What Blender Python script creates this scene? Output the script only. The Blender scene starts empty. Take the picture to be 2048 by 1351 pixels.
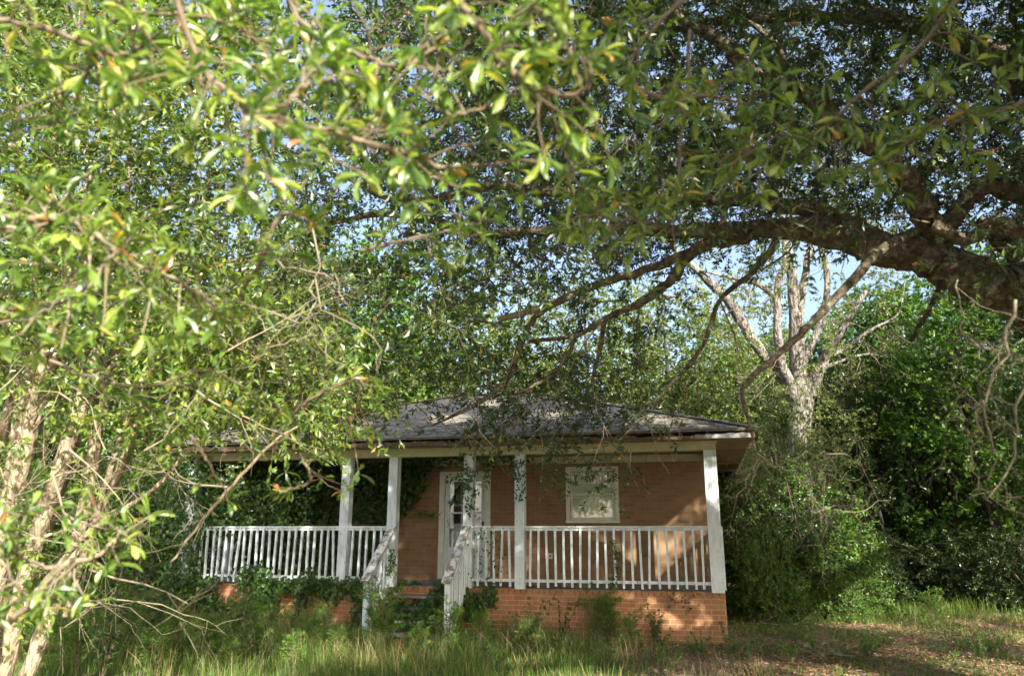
import bpy, math, random
import numpy as np
from mathutils import Vector, Matrix

# ------------------------------------------------------------------ camera, sky, sun, exposure
S = bpy.context.scene
C = S.collection
F = 0.82                                   # height of the porch floor
CAM = np.array([-0.213, -12.95, F + 0.868])
YAW, PITCH, ROLL, FPX = -0.2384, 0.2547, 0.002, 1509.0
fwd = np.array([math.sin(YAW)*math.cos(PITCH), math.cos(YAW)*math.cos(PITCH), math.sin(PITCH)])
rgt = np.array([math.cos(YAW), -math.sin(YAW), 0.0]); upv = np.cross(rgt, fwd)
rgt, upv = rgt*math.cos(ROLL)+upv*math.sin(ROLL), -rgt*math.sin(ROLL)+upv*math.cos(ROLL)
cd = bpy.data.cameras.new('camera'); cam = bpy.data.objects.new('camera', cd); C.objects.link(cam)
cam.matrix_world = Matrix(((rgt[0], upv[0], -fwd[0], CAM[0]), (rgt[1], upv[1], -fwd[1], CAM[1]),
                           (rgt[2], upv[2], -fwd[2], CAM[2]), (0, 0, 0, 1)))
cd.sensor_width = 36; cd.lens = FPX/2048*36; cd.clip_start = 0.05; cd.clip_end = 1500
cd.dof.use_dof = True; cd.dof.focus_distance = 12.0; cd.dof.aperture_fstop = 2.1
S.camera = cam
SUNV = Vector((0.50, -0.75, 0.43)).normalized()
el = math.asin(SUNV.z); az = math.atan2(SUNV.x, SUNV.y)
w = bpy.data.worlds.new('World'); S.world = w; w.use_nodes = True
nt = w.node_tree; nt.nodes.clear()
sky = nt.nodes.new('ShaderNodeTexSky'); sky.sky_type = 'NISHITA'; sky.sun_disc = False
sky.sun_elevation = el; sky.sun_rotation = az; sky.air_density = 0.85; sky.dust_density = 4.0; sky.ozone_density = 1.0
bg = nt.nodes.new('ShaderNodeBackground'); bg.inputs[1].default_value = 0.12
wo = nt.nodes.new('ShaderNodeOutputWorld'); hz_ = nt.nodes.new('ShaderNodeMix'); hz_.data_type = 'RGBA'; hz_.inputs[0].default_value = .2; hz_.inputs[7].default_value = (2.4, 2.8, 3.4, 1)   # thin high cloud whitens the blue evenly
nt.links.new(sky.outputs[0], hz_.inputs[6]); nt.links.new(hz_.outputs[2], bg.inputs[0]); nt.links.new(bg.outputs[0], wo.inputs[0])
sl = bpy.data.lights.new('sun', 'SUN'); sl.energy = 5.0; sl.angle = math.radians(0.55); sl.color = (1.0, 0.93, 0.80)
so = bpy.data.objects.new('sun', sl); C.objects.link(so); so.rotation_euler = SUNV.to_track_quat('Z', 'Y').to_euler(); so.location = (8, -20, 12)
S.view_settings.view_transform = 'Standard'; S.view_settings.look = 'None'
S.view_settings.exposure = 1.8; S.view_settings.gamma = 1.0; S.view_settings.use_curve_mapping = False
S.render.engine = 'CYCLES'
S.cycles.max_bounces = 4; S.cycles.transparent_max_bounces = 8

rng = np.random.default_rng(11); random.seed(5)

def at(px, py, d):
    """world point seen at photograph pixel (px,py), d metres deep"""
    return CAM + d*(fwd + rgt*((px-1024)/FPX) - upv*((py-675.5)/FPX))
def proj(P):
    D = np.atleast_2d(P) - CAM; z = D@fwd; zz = np.where(z > .05, z, .05)
    return 1024+FPX*(D@rgt)/zz, 675.5-FPX*(D@upv)/zz, z

# ------------------------------------------------------------------ materials
def mat(name):
    m = bpy.data.materials.new(name); m.use_nodes = True; n = m.node_tree; n.nodes.clear()
    return m, n
def N(n, t, **k):
    o = n.nodes.new(t)
    for a, b in k.items():
        if a.startswith('i_'):
            key = a[2:]; key = int(key) if key.isdigit() else key.replace('_', ' ')
            o.inputs[key].default_value = b
        else: setattr(o, a, b)
    return o
def ramp(n, stops, src):
    r = N(n, 'ShaderNodeValToRGB'); e = r.color_ramp.elements
    while len(e) < len(stops): e.new(0.5)
    for q, (p, c) in zip(e, stops): q.position = p; q.color = (*c, 1)
    n.links.new(src, r.inputs[0]); return r
def leafmat(name, stops, rough=0.4, spec=0.5, trans=0.35, tcol=None):
    m, n = mat(name)
    a = N(n, 'ShaderNodeAttribute', attribute_name='lv'); r = ramp(n, stops, a.outputs['Fac'])
    p = N(n, 'ShaderNodeBsdfPrincipled'); p.inputs['Roughness'].default_value = rough
    p.inputs['Specular IOR Level'].default_value = spec
    n.links.new(r.outputs[0], p.inputs['Base Color'])
    t = N(n, 'ShaderNodeBsdfTranslucent'); hs = N(n, 'ShaderNodeMix', data_type='RGBA', blend_type='MULTIPLY')
    hs.inputs[0].default_value = 1; hs.inputs[7].default_value = (*(tcol or (1.7, 1.9, 0.7)), 1)
    n.links.new(r.outputs[0], hs.inputs[6]); n.links.new(hs.outputs[2], t.inputs[0])
    mx = N(n, 'ShaderNodeMixShader'); mx.inputs[0].default_value = trans
    n.links.new(p.outputs[0], mx.inputs[1]); n.links.new(t.outputs[0], mx.inputs[2])
    o = N(n, 'ShaderNodeOutputMaterial'); n.links.new(mx.outputs[0], o.inputs[0]); return m
def surf(name, stops, scale=3.0, rough=0.8, bump=0.3, detail=6, stretch=(1, 1, 1), bscale=None, rnd=0.0, spec=0.3, dist=0.02, patches=None):
    """noise coloured surface; rnd = per-object variation; patches=(stops colour, threshold, scale) wear with its own shape"""
    m, n = mat(name); L = n.links
    tc = N(n, 'ShaderNodeTexCoord'); mp = N(n, 'ShaderNodeMapping'); mp.inputs['Scale'].default_value = stretch
    geo = N(n, 'ShaderNodeNewGeometry'); L.new(geo.outputs['Position'], mp.inputs[0])
    nz = N(n, 'ShaderNodeTexNoise'); nz.inputs['Scale'].default_value = scale; nz.inputs['Detail'].default_value = detail
    nz.inputs['Roughness'].default_value = 0.65
    L.new(mp.outputs[0], nz.inputs[0]); src = nz.outputs[0]
    if rnd:
        oi = N(n, 'ShaderNodeObjectInfo'); av = N(n, 'ShaderNodeAttribute', attribute_name='lv')
        a = N(n, 'ShaderNodeMath', operation='SUBTRACT'); a.inputs[1].default_value = 0.5; L.new(oi.outputs['Random'], a.inputs[0])
        ad = N(n, 'ShaderNodeMath', operation='ADD'); L.new(a.outputs[0], ad.inputs[0]); L.new(av.outputs['Fac'], ad.inputs[1])
        b = N(n, 'ShaderNodeMath', operation='MULTIPLY_ADD'); b.inputs[1].default_value = rnd
        L.new(ad.outputs[0], b.inputs[0]); L.new(src, b.inputs[2]); src = b.outputs[0]
    r = ramp(n, stops, src); col = r.outputs[0]
    if patches:
        pc, th, ps, soft = patches
        n2 = N(n, 'ShaderNodeTexNoise'); n2.inputs['Scale'].default_value = ps; n2.inputs['Detail'].default_value = 8; n2.inputs['Roughness'].default_value = .7
        L.new(mp.outputs[0], n2.inputs[0])
        r2 = ramp(n, [(th, (0, 0, 0)), (th+soft, (1, 1, 1))], n2.outputs[0])
        mx = N(n, 'ShaderNodeMix', data_type='RGBA'); L.new(r2.outputs[0], mx.inputs[0]); L.new(col, mx.inputs[6]); mx.inputs[7].default_value = (*pc, 1)
        col = mx.outputs[2]
    p = N(n, 'ShaderNodeBsdfPrincipled'); p.inputs['Roughness'].default_value = rough; p.inputs['Specular IOR Level'].default_value = spec
    L.new(col, p.inputs['Base Color'])
    if bump:
        nb = N(n, 'ShaderNodeTexNoise'); nb.inputs['Scale'].default_value = bscale or scale*4; nb.inputs['Detail'].default_value = 5
        L.new(mp.outputs[0], nb.inputs[0])
        bp = N(n, 'ShaderNodeBump'); bp.inputs['Strength'].default_value = bump; bp.inputs['Distance'].default_value = dist
        L.new(nb.outputs[0], bp.inputs['Height']); L.new(bp.outputs[0], p.inputs['Normal'])
    o = N(n, 'ShaderNodeOutputMaterial'); L.new(p.outputs[0], o.inputs[0]); return m

M = {}
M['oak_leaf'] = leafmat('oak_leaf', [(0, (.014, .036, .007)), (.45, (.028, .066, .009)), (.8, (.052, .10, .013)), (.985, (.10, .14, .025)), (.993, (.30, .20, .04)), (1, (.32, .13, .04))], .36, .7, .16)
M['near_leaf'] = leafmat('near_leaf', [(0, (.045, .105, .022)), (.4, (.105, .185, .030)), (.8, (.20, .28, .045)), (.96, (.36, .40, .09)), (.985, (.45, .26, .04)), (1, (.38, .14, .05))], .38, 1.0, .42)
M['myrtle_leaf'] = leafmat('myrtle_leaf', [(0, (.045, .09, .016)), (.5, (.105, .175, .026)), (.97, (.20, .26, .04)), (1, (.36, .20, .03))], .38, .7, .38)
M['wood_leaf'] = leafmat('wood_leaf', [(0, (.03, .078, .014)), (.5, (.068, .145, .022)), (1, (.14, .225, .035))], .42, .5, .36)
M['pale_leaf'] = leafmat('pale_leaf', [(0, (.065, .095, .03)), (.5, (.12, .165, .05)), (.92, (.20, .24, .08)), (1, (.26, .20, .06))], .45, .5, .4)
M['dark_leaf'] = leafmat('dark_leaf', [(0, (.024, .052, .014)), (.6, (.045, .09, .022)), (1, (.08, .13, .03))], .34, .8, .25)
M['ivy_leaf'] = leafmat('ivy_leaf', [(0, (.022, .055, .012)), (.6, (.04, .09, .015)), (1, (.09, .15, .02))], .42, .45, .25)
M['fennel'] = leafmat('fennel', [(0, (.07, .14, .025)), (.6, (.12, .22, .04)), (1, (.20, .28, .06))], .5, .3, .4)
M['grass'] = leafmat('grass', [(0, (.045, .10, .018)), (.5, (.10, .175, .03)), (.68, (.15, .20, .045)), (.74, (.28, .22, .10)), (1, (.38, .30, .16))], .5, .35, .35)
M['litter'] = leafmat('litter', [(0, (.10, .055, .03)), (.5, (.20, .11, .055)), (1, (.38, .24, .14))], .7, .3, .05, (1, .8, .5))
M['oak_bark'] = surf('oak_bark', [(.35, (.035, .027, .017)), (.5, (.10, .08, .052)), (.65, (.19, .16, .11))], 14, .92, 1, 10, (1, 1, 1), 26, dist=.05, patches=((.24, .26, .18), .55, 8, .06))
M['twig'] = surf('twig', [(.3, (.08, .06, .038)), (.7, (.19, .15, .10))], 12, .85, .3)
M['dead_twig'] = surf('dead_twig', [(.3, (.11, .092, .06)), (.7, (.25, .215, .15))], 10, .85, .3)
M['myrtle_bark'] = surf('myrtle_bark', [(.35, (.09, .072, .048)), (.45, (.22, .18, .12)), (.55, (.34, .29, .20)), (.7, (.45, .40, .29))], 7, .8, 1, 10, (2.2, 2.2, .45), 12, dist=.04, patches=((.17, .125, .085), .56, 7, .04))
M['grey_bark'] = surf('grey_bark', [(.35, (.07, .06, .052)), (.5, (.19, .172, .155)), (.7, (.33, .31, .28))], 7, .9, 1, 9, (2.5, 2.5, .4), 9, dist=.08)
M['wood_bark'] = surf('wood_bark', [(.3, (.022, .018, .013)), (.7, (.055, .045, .034))], 5, .9, .6, 6, (2, 2, .5))
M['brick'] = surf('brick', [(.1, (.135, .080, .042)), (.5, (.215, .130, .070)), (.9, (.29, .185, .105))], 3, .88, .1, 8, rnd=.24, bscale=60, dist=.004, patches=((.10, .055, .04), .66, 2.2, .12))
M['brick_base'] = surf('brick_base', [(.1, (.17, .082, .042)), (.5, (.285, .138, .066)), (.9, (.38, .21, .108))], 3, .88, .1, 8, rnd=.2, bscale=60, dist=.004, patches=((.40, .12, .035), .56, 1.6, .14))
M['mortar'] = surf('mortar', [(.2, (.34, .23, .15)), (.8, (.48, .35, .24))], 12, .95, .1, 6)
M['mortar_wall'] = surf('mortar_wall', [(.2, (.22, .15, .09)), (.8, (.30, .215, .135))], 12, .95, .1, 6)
M['shingle'] = surf('shingle', [(.2, (.045, .040, .031)), (.5, (.12, .108, .086)), (.85, (.26, .235, .19))], 14, .9, .5, 8, rnd=.5, bscale=90, dist=.004, patches=((.085, .075, .04), .56, 2.2, .12))
M['white'] = surf('white', [(.25, (.42, .47, .48)), (.5, (.60, .67, .69)), (.8, (.72, .78, .80))], 9, .6, .25, 8, (1, 1, .35), 30, dist=.004, patches=((.27, .24, .20), .62, 14, .05))
M['worn'] = surf('worn', [(.25, (.10, .075, .055)), (.5, (.24, .19, .15)), (.8, (.46, .44, .40))], 7, .85, .5, 8, (1, 1, 1), 40, dist=.006, patches=((.60, .63, .62), .47, 6, .06))
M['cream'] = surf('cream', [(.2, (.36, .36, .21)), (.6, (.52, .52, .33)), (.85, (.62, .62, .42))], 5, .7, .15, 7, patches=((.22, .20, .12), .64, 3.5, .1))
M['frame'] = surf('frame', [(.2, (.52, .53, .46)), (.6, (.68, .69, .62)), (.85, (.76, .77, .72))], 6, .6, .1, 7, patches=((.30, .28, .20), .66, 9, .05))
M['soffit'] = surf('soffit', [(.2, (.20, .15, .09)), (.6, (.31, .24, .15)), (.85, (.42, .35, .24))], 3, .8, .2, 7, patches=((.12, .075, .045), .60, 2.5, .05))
M['rot'] = surf('rot', [(.2, (.03, .02, .014)), (.5, (.11, .075, .05)), (.8, (.30, .24, .19))], 16, .95, .8, 8, bscale=40)
M['dark_wood'] = surf('dark_wood', [(.2, (.018, .014, .01)), (.8, (.05, .04, .03))], 6, .9, .4)
M['step'] = surf('step', [(.2, (.10, .085, .07)), (.8, (.26, .23, .20))], 8, .85, .5, 7, (.4, 2, 1))
M['porch_floor'] = surf('porch_floor', [(.2, (.12, .11, .10)), (.8, (.26, .25, .23))], 5, .85, .3)
M['blind'] = surf('blind', [(.2, (.66, .68, .60)), (.8, (.74, .76, .69))], 4, .7, .05)
M['door_paint'] = surf('door_paint', [(.2, (.58, .64, .70)), (.8, (.74, .79, .84))], 5, .45, .05, patches=((.4, .42, .42), .68, 6, .08))
M['metal_and_shadow'] = surf('metal_and_shadow', [(.2, (.02, .02, .02)), (.8, (.06, .06, .06))], 8, .4, 0)  # near-black; serves the handle, the sockets and the painted sash shadow lines
M['plastic'] = surf('plastic', [(.2, (.55, .56, .56)), (.8, (.68, .69, .70))], 8, .5, 0)
m, n = mat('glass'); g = N(n, 'ShaderNodeBsdfGlossy'); g.inputs['Roughness'].default_value = .015; g.inputs['Color'].default_value = (.95, .97, 1, 1)
t = N(n, 'ShaderNodeBsdfTransparent'); t.inputs[0].default_value = (.97, .98, .97, 1); mx = N(n, 'ShaderNodeMixShader'); mx.inputs[0].default_value = .17
n.links.new(t.outputs[0], mx.inputs[1]); n.links.new(g.outputs[0], mx.inputs[2])
nz = N(n, 'ShaderNodeTexNoise'); nz.inputs['Scale'].default_value = 2.5; bp = N(n, 'ShaderNodeBump'); bp.inputs['Strength'].default_value = .03; bp.inputs['Distance'].default_value = .02
n.links.new(nz.outputs[0], bp.inputs['Height']); n.links.new(bp.outputs[0], g.inputs['Normal'])
o = N(n, 'ShaderNodeOutputMaterial'); n.links.new(mx.outputs[0], o.inputs[0]); M['glass'] = m
# ground: red-brown litter, soil and mossy green
m, n = mat('ground'); L = n.links
geo = N(n, 'ShaderNodeNewGeometry')
n1 = N(n, 'ShaderNodeTexNoise'); n1.inputs['Scale'].default_value = .9; n1.inputs['Detail'].default_value = 8; L.new(geo.outputs['Position'], n1.inputs[0])
n2 = N(n, 'ShaderNodeTexNoise'); n2.inputs['Scale'].default_value = 22; n2.inputs['Detail'].default_value = 6; L.new(geo.outputs['Position'], n2.inputs[0])
r1 = ramp(n, [(.25, (.09, .055, .035)), (.5, (.17, .11, .07)), (.75, (.30, .21, .14))], n2.outputs[0])
r2 = ramp(n, [(.3, (.03, .05, .012)), (.7, (.09, .12, .03))], n2.outputs[0])
r3 = ramp(n, [(.46, (0, 0, 0)), (.58, (1, 1, 1))], n1.outputs[0])
mx = N(n, 'ShaderNodeMix', data_type='RGBA'); L.new(r3.outputs[0], mx.inputs[0]); L.new(r1.outputs[0], mx.inputs[6]); L.new(r2.outputs[0], mx.inputs[7])
p = N(n, 'ShaderNodeBsdfPrincipled'); p.inputs['Roughness'].default_value = .95; L.new(mx.outputs[2], p.inputs['Base Color'])
bp = N(n, 'ShaderNodeBump'); bp.inputs['Strength'].default_value = .8; bp.inputs['Distance'].default_value = .05; L.new(n2.outputs[0], bp.inputs['Height']); L.new(bp.outputs[0], p.inputs['Normal'])
o = N(n, 'ShaderNodeOutputMaterial'); L.new(p.outputs[0], o.inputs[0]); M['ground'] = m

# ------------------------------------------------------------------ object helpers
def mesh_np(name, V, Fc, m, lv=None, smooth=False):
    """V (n,3), Fc (k,3|4) int array"""
    me = bpy.data.meshes.new(name); V = np.asarray(V, np.float32); Fc = np.asarray(Fc, np.int32)
    k = Fc.shape[1]; me.vertices.add(len(V)); me.vertices.foreach_set('co', V.ravel())
    me.loops.add(Fc.size); me.loops.foreach_set('vertex_index', Fc.ravel())
    me.polygons.add(len(Fc)); me.polygons.foreach_set('loop_start', np.arange(0, Fc.size, k, dtype=np.int32))
    me.polygons.foreach_set('loop_total', np.full(len(Fc), k, np.int32))
    me.polygons.foreach_set('use_smooth', np.full(len(Fc), bool(smooth)))
    if lv is not None:
        a = me.attributes.new('lv', 'FLOAT', 'POINT'); a.data.foreach_set('value', np.asarray(lv, np.float32))
    me.update(); me.materials.append(m); return me
def link(name, me, parent=None, **k):
    o = bpy.data.objects.new(name, me); C.objects.link(o)
    if parent is not None:
        o.parent = parent; o.matrix_parent_inverse = Matrix.Translation(-parent.location) if parent.type == 'EMPTY' and parent.parent is None else Matrix.Identity(4)
    for a, b in k.items(): o[a] = b
    return o
def thing(name, label, cat, loc=(0, 0, 0), group=None):
    o = bpy.data.objects.new(name, None); C.objects.link(o); o.location = loc; o.empty_display_size = .3
    o['label'] = label; o['category'] = cat
    if group: o['group'] = group
    return o
BOXF = np.array([(0, 1, 3, 2), (4, 6, 7, 5), (0, 4, 5, 1), (2, 3, 7, 6), (0, 2, 6, 4), (1, 5, 7, 3)])
class MB:
    def __init__(s): s.V = []; s.F = []; s.lv = []; s.n = 0
    def verts(s, V, Fc, lv=None):
        V = np.asarray(V, float); s.V.append(V); s.F.append(np.asarray(Fc)+s.n); s.lv.append(np.full(len(V), random.random() if lv is None else lv)); s.n += len(V); return s
    def box(s, x0, x1, y0, y1, z0, z1, jit=0, lv=None):
        V = np.array([(x, y, z) for x in (x0, x1) for y in (y0, y1) for z in (z0, z1)], float)
        if jit: V += rng.normal(0, jit, V.shape)
        return s.verts(V, BOXF, lv)
    def bar(s, a, b, w, h, up=(0, 0, 1), lv=None):
        a = np.array(a, float); b = np.array(b, float); d = (b-a)/np.linalg.norm(b-a); sd = np.cross(d, up); sd /= np.linalg.norm(sd); u = np.cross(sd, d)
        V = [p+sd*i*w/2+u*j*h/2 for p in (a, b) for i in (-1, 1) for j in (-1, 1)]
        return s.verts(V, BOXF, lv)
    def mesh(s, name, m): return mesh_np(name, np.concatenate(s.V), np.concatenate(s.F), m, np.concatenate(s.lv))
    def build(s, name, m, parent=None, **k): return link(name, s.mesh(name, m), parent, **k)

# ------------------------------------------------------------------ plants: tubes and leaves
def smooth_line(P, n):
    """Catmull-Rom through control rows (x,y,z,r)"""
    P = np.asarray(P, float); Q = np.vstack([2*P[0]-P[1], P, 2*P[-1]-P[-2]]); out = []
    T = np.linspace(0, len(P)-1, n)
    for t in T:
        i = min(int(t), len(P)-2); f = t-i; a, b, c, d = Q[i:i+4]
        out.append(.5*((2*b)+(-a+c)*f+(2*a-5*b+4*c-d)*f*f+(-a+3*b-3*c+d)*f**3))
    out = np.array(out); out[:, 3] = np.maximum(out[:, 3], .0015); return out
class Tubes:
    def __init__(s): s.g = {}
    def add(s, P, r, sides=4):
        s.g.setdefault((len(P), sides), []).append((np.asarray(P, float), np.asarray(r, float)))
    def addmany(s, P, R, sides=3):
        for i in range(len(P)): s.g.setdefault((P.shape[1], sides), []).append((P[i], R[i]))
    def mesh(s, name, m, rough=0.0):
        V = []; Fs = []; n = 0
        for (K, sd), L in s.g.items():
            P = np.array([a for a, b in L]); R = np.array([b for a, b in L]); Mn = len(L)
            T = np.empty_like(P); T[:, 1:-1] = P[:, 2:]-P[:, :-2]; T[:, 0] = P[:, 1]-P[:, 0]; T[:, -1] = P[:, -1]-P[:, -2]
            T /= np.linalg.norm(T, axis=2, keepdims=True)+1e-9
            ref = np.where(np.abs(T[:, :1, 2:3]) > .8, np.array([[[1., 0, 0]]]), np.array([[[0, 0, 1.]]]))
            A = np.cross(T, np.broadcast_to(ref, T.shape)); A /= np.linalg.norm(A, axis=2, keepdims=True)+1e-9; B = np.cross(T, A)
            th = np.arange(sd)*2*math.pi/sd
            rr = R[:, :, None]*np.ones(sd)
            if rough: rr = rr*(1+rng.normal(0, rough, rr.shape))
            ring = P[:, :, None]+rr[..., None]*(A[:, :, None]*np.cos(th)[:, None]+B[:, :, None]*np.sin(th)[:, None])
            idx = np.arange(Mn*K*sd).reshape(Mn, K, sd)+n
            a = idx[:, :-1]; b = idx[:, 1:]; a2 = np.roll(a, -1, 2); b2 = np.roll(b, -1, 2)
            Fs.append(np.stack([a, a2, b2, b], -1).reshape(-1, 4)); V.append(ring.reshape(-1, 3)); n += Mn*K*sd
        return mesh_np(name, np.concatenate(V), np.concatenate(Fs), m, smooth=True)
def nrm(a): return a/(np.linalg.norm(a, axis=-1, keepdims=True)+1e-9)
TPL = {  # (along, across, lift) rows and faces
    'q': (np.array([(0, 0, 0), (.5, -.5, .0), (1, 0, -.06), (.5, .5, .0)]), np.array([(0, 1, 2, 3)])),
    'f': (np.array([(0, 0, 0), (.55, -.5, .10), (1, 0, -.10), (.55, .5, .10)]), np.array([(0, 1, 2), (0, 2, 3)])),
    'o': (np.array([(0, 0, 0), (.33, -.26, .06), (.66, -.5, .05), (.92, -.26, -.06), (1, 0, -.13), (.92, .26, -.06), (.66, .5, .05), (.33, .26, .06), (.33, 0, .0), (.7, 0, -.02)]),
          np.array([(0, 1, 8), (8, 1, 2), (8, 2, 9), (9, 2, 3), (9, 3, 4), (0, 8, 7), (8, 6, 7), (8, 9, 6), (9, 5, 6), (9, 4, 5)])),
    'i': (np.array([(0, 0, 0), (.1, -.45, .04), (.5, -.38, .0), (1, 0, -.1), (.5, .38, .0), (.1, .45, .04)]), np.array([(0, 1, 2), (0, 2, 3), (0, 3, 4), (0, 4, 5)])),
    'b': (np.array([(0, -.5, 0), (0, .5, 0), (.5, -.4, .12), (.5, .4, .12), (1, 0, -.1)]), None),
}
def leaf_arrays(P, D, Nn, Ln, Wd, tpl='q', lv=None):
    T, Fc = TPL[tpl]; D = nrm(D); Sd = nrm(np.cross(D, Nn)); U = np.cross(Sd, D)
    Ln = Ln[:, None, None]; Wd = Wd[:, None, None]
    V = P[:, None]+D[:, None]*T[None, :, 0:1]*Ln+Sd[:, None]*T[None, :, 1:2]*Wd+U[:, None]*T[None, :, 2:3]*Ln
    n = len(P); k = len(T); Fa = (np.arange(n)[:, None, None]*k+Fc[None]).reshape(-1, Fc.shape[1])
    lv = rng.random(n) if lv is None else lv
    return V.reshape(-1, 3), Fa, np.repeat(lv, k)
def leaves(name, P, D, Nn, L, W, m, tpl='q', lv=None): return mesh_np(name, *leaf_arrays(P, D, Nn, L, W, tpl, lv)[:2], m, np.repeat(rng.random(len(P)) if lv is None else lv, len(TPL[tpl][0])))
def rnd3(n): return nrm(rng.normal(size=(n, 3)))
def attach(nodes, tips, droop=.08, seg=5, rmax=.03, wob=.06, k0=.010, k1=.010):
    """grow branches: every tip joins the nearest existing node. nodes (n,4)"""
    nodes = list(map(tuple, nodes)); A = np.empty((len(nodes)+len(tips)*seg, 4)); A[:len(nodes)] = nodes; n = len(nodes)
    d0 = np.array([np.min(np.sum((A[:n, :3]-t)**2, 1)) for t in tips]); out = []
    for i in np.argsort(d0):
        t = tips[i]; dd = np.sum((A[:n, :3]-t)**2, 1); j = int(np.argmin(dd)); a = A[j, :3]; ln = math.sqrt(dd[j]); r0 = min(A[j, 3]*.75, k0+k1*ln, rmax); r0 = max(r0, .0025)
        u = np.linspace(0, 1, seg)[:, None]; P = a+(t-a)*u; w = rng.normal(0, wob*ln, 3)
        P = P+np.sin(u*math.pi)*w+np.sin(u*math.pi)*np.array([0, 0, droop*ln])+rng.normal(0, .012+.02*ln, (seg, 3))*np.where((u > 0) & (u < 1), 1, 0)
        R = r0*(1-.72*u[:, 0]); out.append((P, R))
        A[n:n+seg-1, :3] = P[1:]; A[n:n+seg-1, 3] = R[1:]; n += seg-1
    return out
def sprays(tips, dirs, nt, nl, tl, ll, lw, tubes=None, tpl='q', droop=.3, m=None, name='crown', flat=.5, tr=.0022, lmin=.15):
    """leafy twigs round each tip; returns arrays"""
    n = len(tips)*nt; B = np.repeat(tips, nt, 0); D = nrm(np.repeat(dirs, nt, 0)*.6+rnd3(n)*1.0+np.array([0, 0, -droop])); Lt = tl*(.5+rng.random(n))
    mid = B+D*Lt[:, None]*.5+rng.normal(0, .02, (n, 3)); E = B+D*Lt[:, None]+np.array([0, 0, -droop*.25])*Lt[:, None]
    if tubes is not None:
        tubes.addmany(np.stack([B, mid, E], 1), np.stack([np.full(n, tr), np.full(n, tr*.8), np.full(n, tr*.45)], 1), 3)
    u = (lmin+(1-lmin)*rng.random((n, nl))**.6)[..., None]
    P = (B[:, None]*(1-u)**2+2*u*(1-u)*mid[:, None]+E[:, None]*u*u).reshape(-1, 3)
    Dl = nrm(np.repeat(D, nl, 0)*.7+rnd3(n*nl)*.9); Nl = nrm(rnd3(n*nl)*.8+np.array([0, 0, flat]))
    k = len(P); return P, Dl, Nl, ll*(.65+.6*rng.random(k)), lw*(.7+.5*rng.random(k))
def inter(x, pts): return np.interp(x, [a for a, b in pts], [b for a, b in pts])

# ------------------------------------------------------------------ setting: ground
def gz(x, y):
    return .05*np.sin(x*.55+1)*np.cos(y*.5)+.03*np.sin(x*1.9)*np.sin(y*1.7)-np.clip((-y-1)*.012, -.2, .1)*1.0
def axis(a, b, step, far):
    c = np.arange(a, b+.01, step); o = np.array([1.6**i*step for i in range(1, 16)]); o = o[o < far]
    return np.concatenate([a-np.cumsum(o)[::-1], c, b+np.cumsum(o)])
gx = axis(-16, 14, .3, 300); gy = axis(-14, 14, .3, 300); XX, YY = np.meshgrid(gx, gy, indexing='ij')
inn = np.exp(-((np.abs(XX)/40)**4+(np.abs(YY)/40)**4)); ZZ = gz(XX, YY)*inn
idx = np.arange(XX.size).reshape(XX.shape)
Fg = np.stack([idx[:-1, :-1], idx[1:, :-1], idx[1:, 1:], idx[:-1, 1:]], -1).reshape(-1, 4)
link('ground', mesh_np('ground', np.stack([XX, YY, ZZ], -1).reshape(-1, 3), Fg, M['ground'], smooth=True), kind='structure')

# ------------------------------------------------------------------ the house
W_, G_, ST = 3.2, .918, 1.411
PX = [0, -W_, -W_-G_, -W_-G_-ST, -W_-2*G_-ST, -2*W_-2*G_-ST]     # post centres, right to left
XL = PX[5]-.10; XR = .11; D = 1.85; YB = 8.6
H = thing('brick_house', 'abandoned one-storey orange brick house with a white railed porch under a low grey hip roof', 'house', (PX[5]/2, 4, 0))
# foundation: mortar core, bricks proud of it
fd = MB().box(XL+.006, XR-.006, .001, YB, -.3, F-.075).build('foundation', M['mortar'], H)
bl, bh, gap = .203, .066, .011
bm1 = MB().box(-bl/2, bl/2, -.011, .05, 0, bh).mesh('foundation_brick', M['brick_base'])
bme = [MB().box(-bl/2, bl/2, -.002, .05, 0, bh, jit=.0003, lv=.5).mesh('foundation_brick', M['brick_base']) for _ in range(5)]
def brickrow(x0, x1, off):
    out = []; x = x0-off*(bl+gap)
    while x < x1-.01:
        a = max(x, x0); b = min(x+bl, x1)
        if b-a > .03: out.append((a, b))
        x += bl+gap
    return out
rows = []
nrow = 10; ztop = F-.11
for r in range(nrow):
    z = ztop-(r+1)*(bh+gap)
    for a, b in brickrow(XL, XR, .5*(r % 2)): rows.append((a, b, z))
rows.sort(key=lambda q: -q[0]-2*(q[2] > 0))
st = MB()
for i, (a, b, z) in enumerate(rows):
    if i < 300:
        o = link('brick', bme[i % 5], fd); o.location = ((a+b)/2, 0, z); o.scale = ((b-a)/bl, 1, 1); pass
    else: st.box(a, b, -.002+rng.normal(0, .0003), .05, z, z+bh)
st.build('brickwork', M['brick_base'], fd, kind='stuff')
rk = MB().box(-.045, .045, -.008, .08, F-.11, F-.012, lv=.5).mesh('rowlock_brick', M['brick_base'])
x = XR-.046
while x > XL:
    o = link('rowlock_brick', rk, fd); o.location = (x, 0, rng.normal(0, .0015)); x -= .1005
MB().box(XL+.02, XR-.02, .02, D, F-.06, F).build('porch_floor', M['porch_floor'], H)

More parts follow.
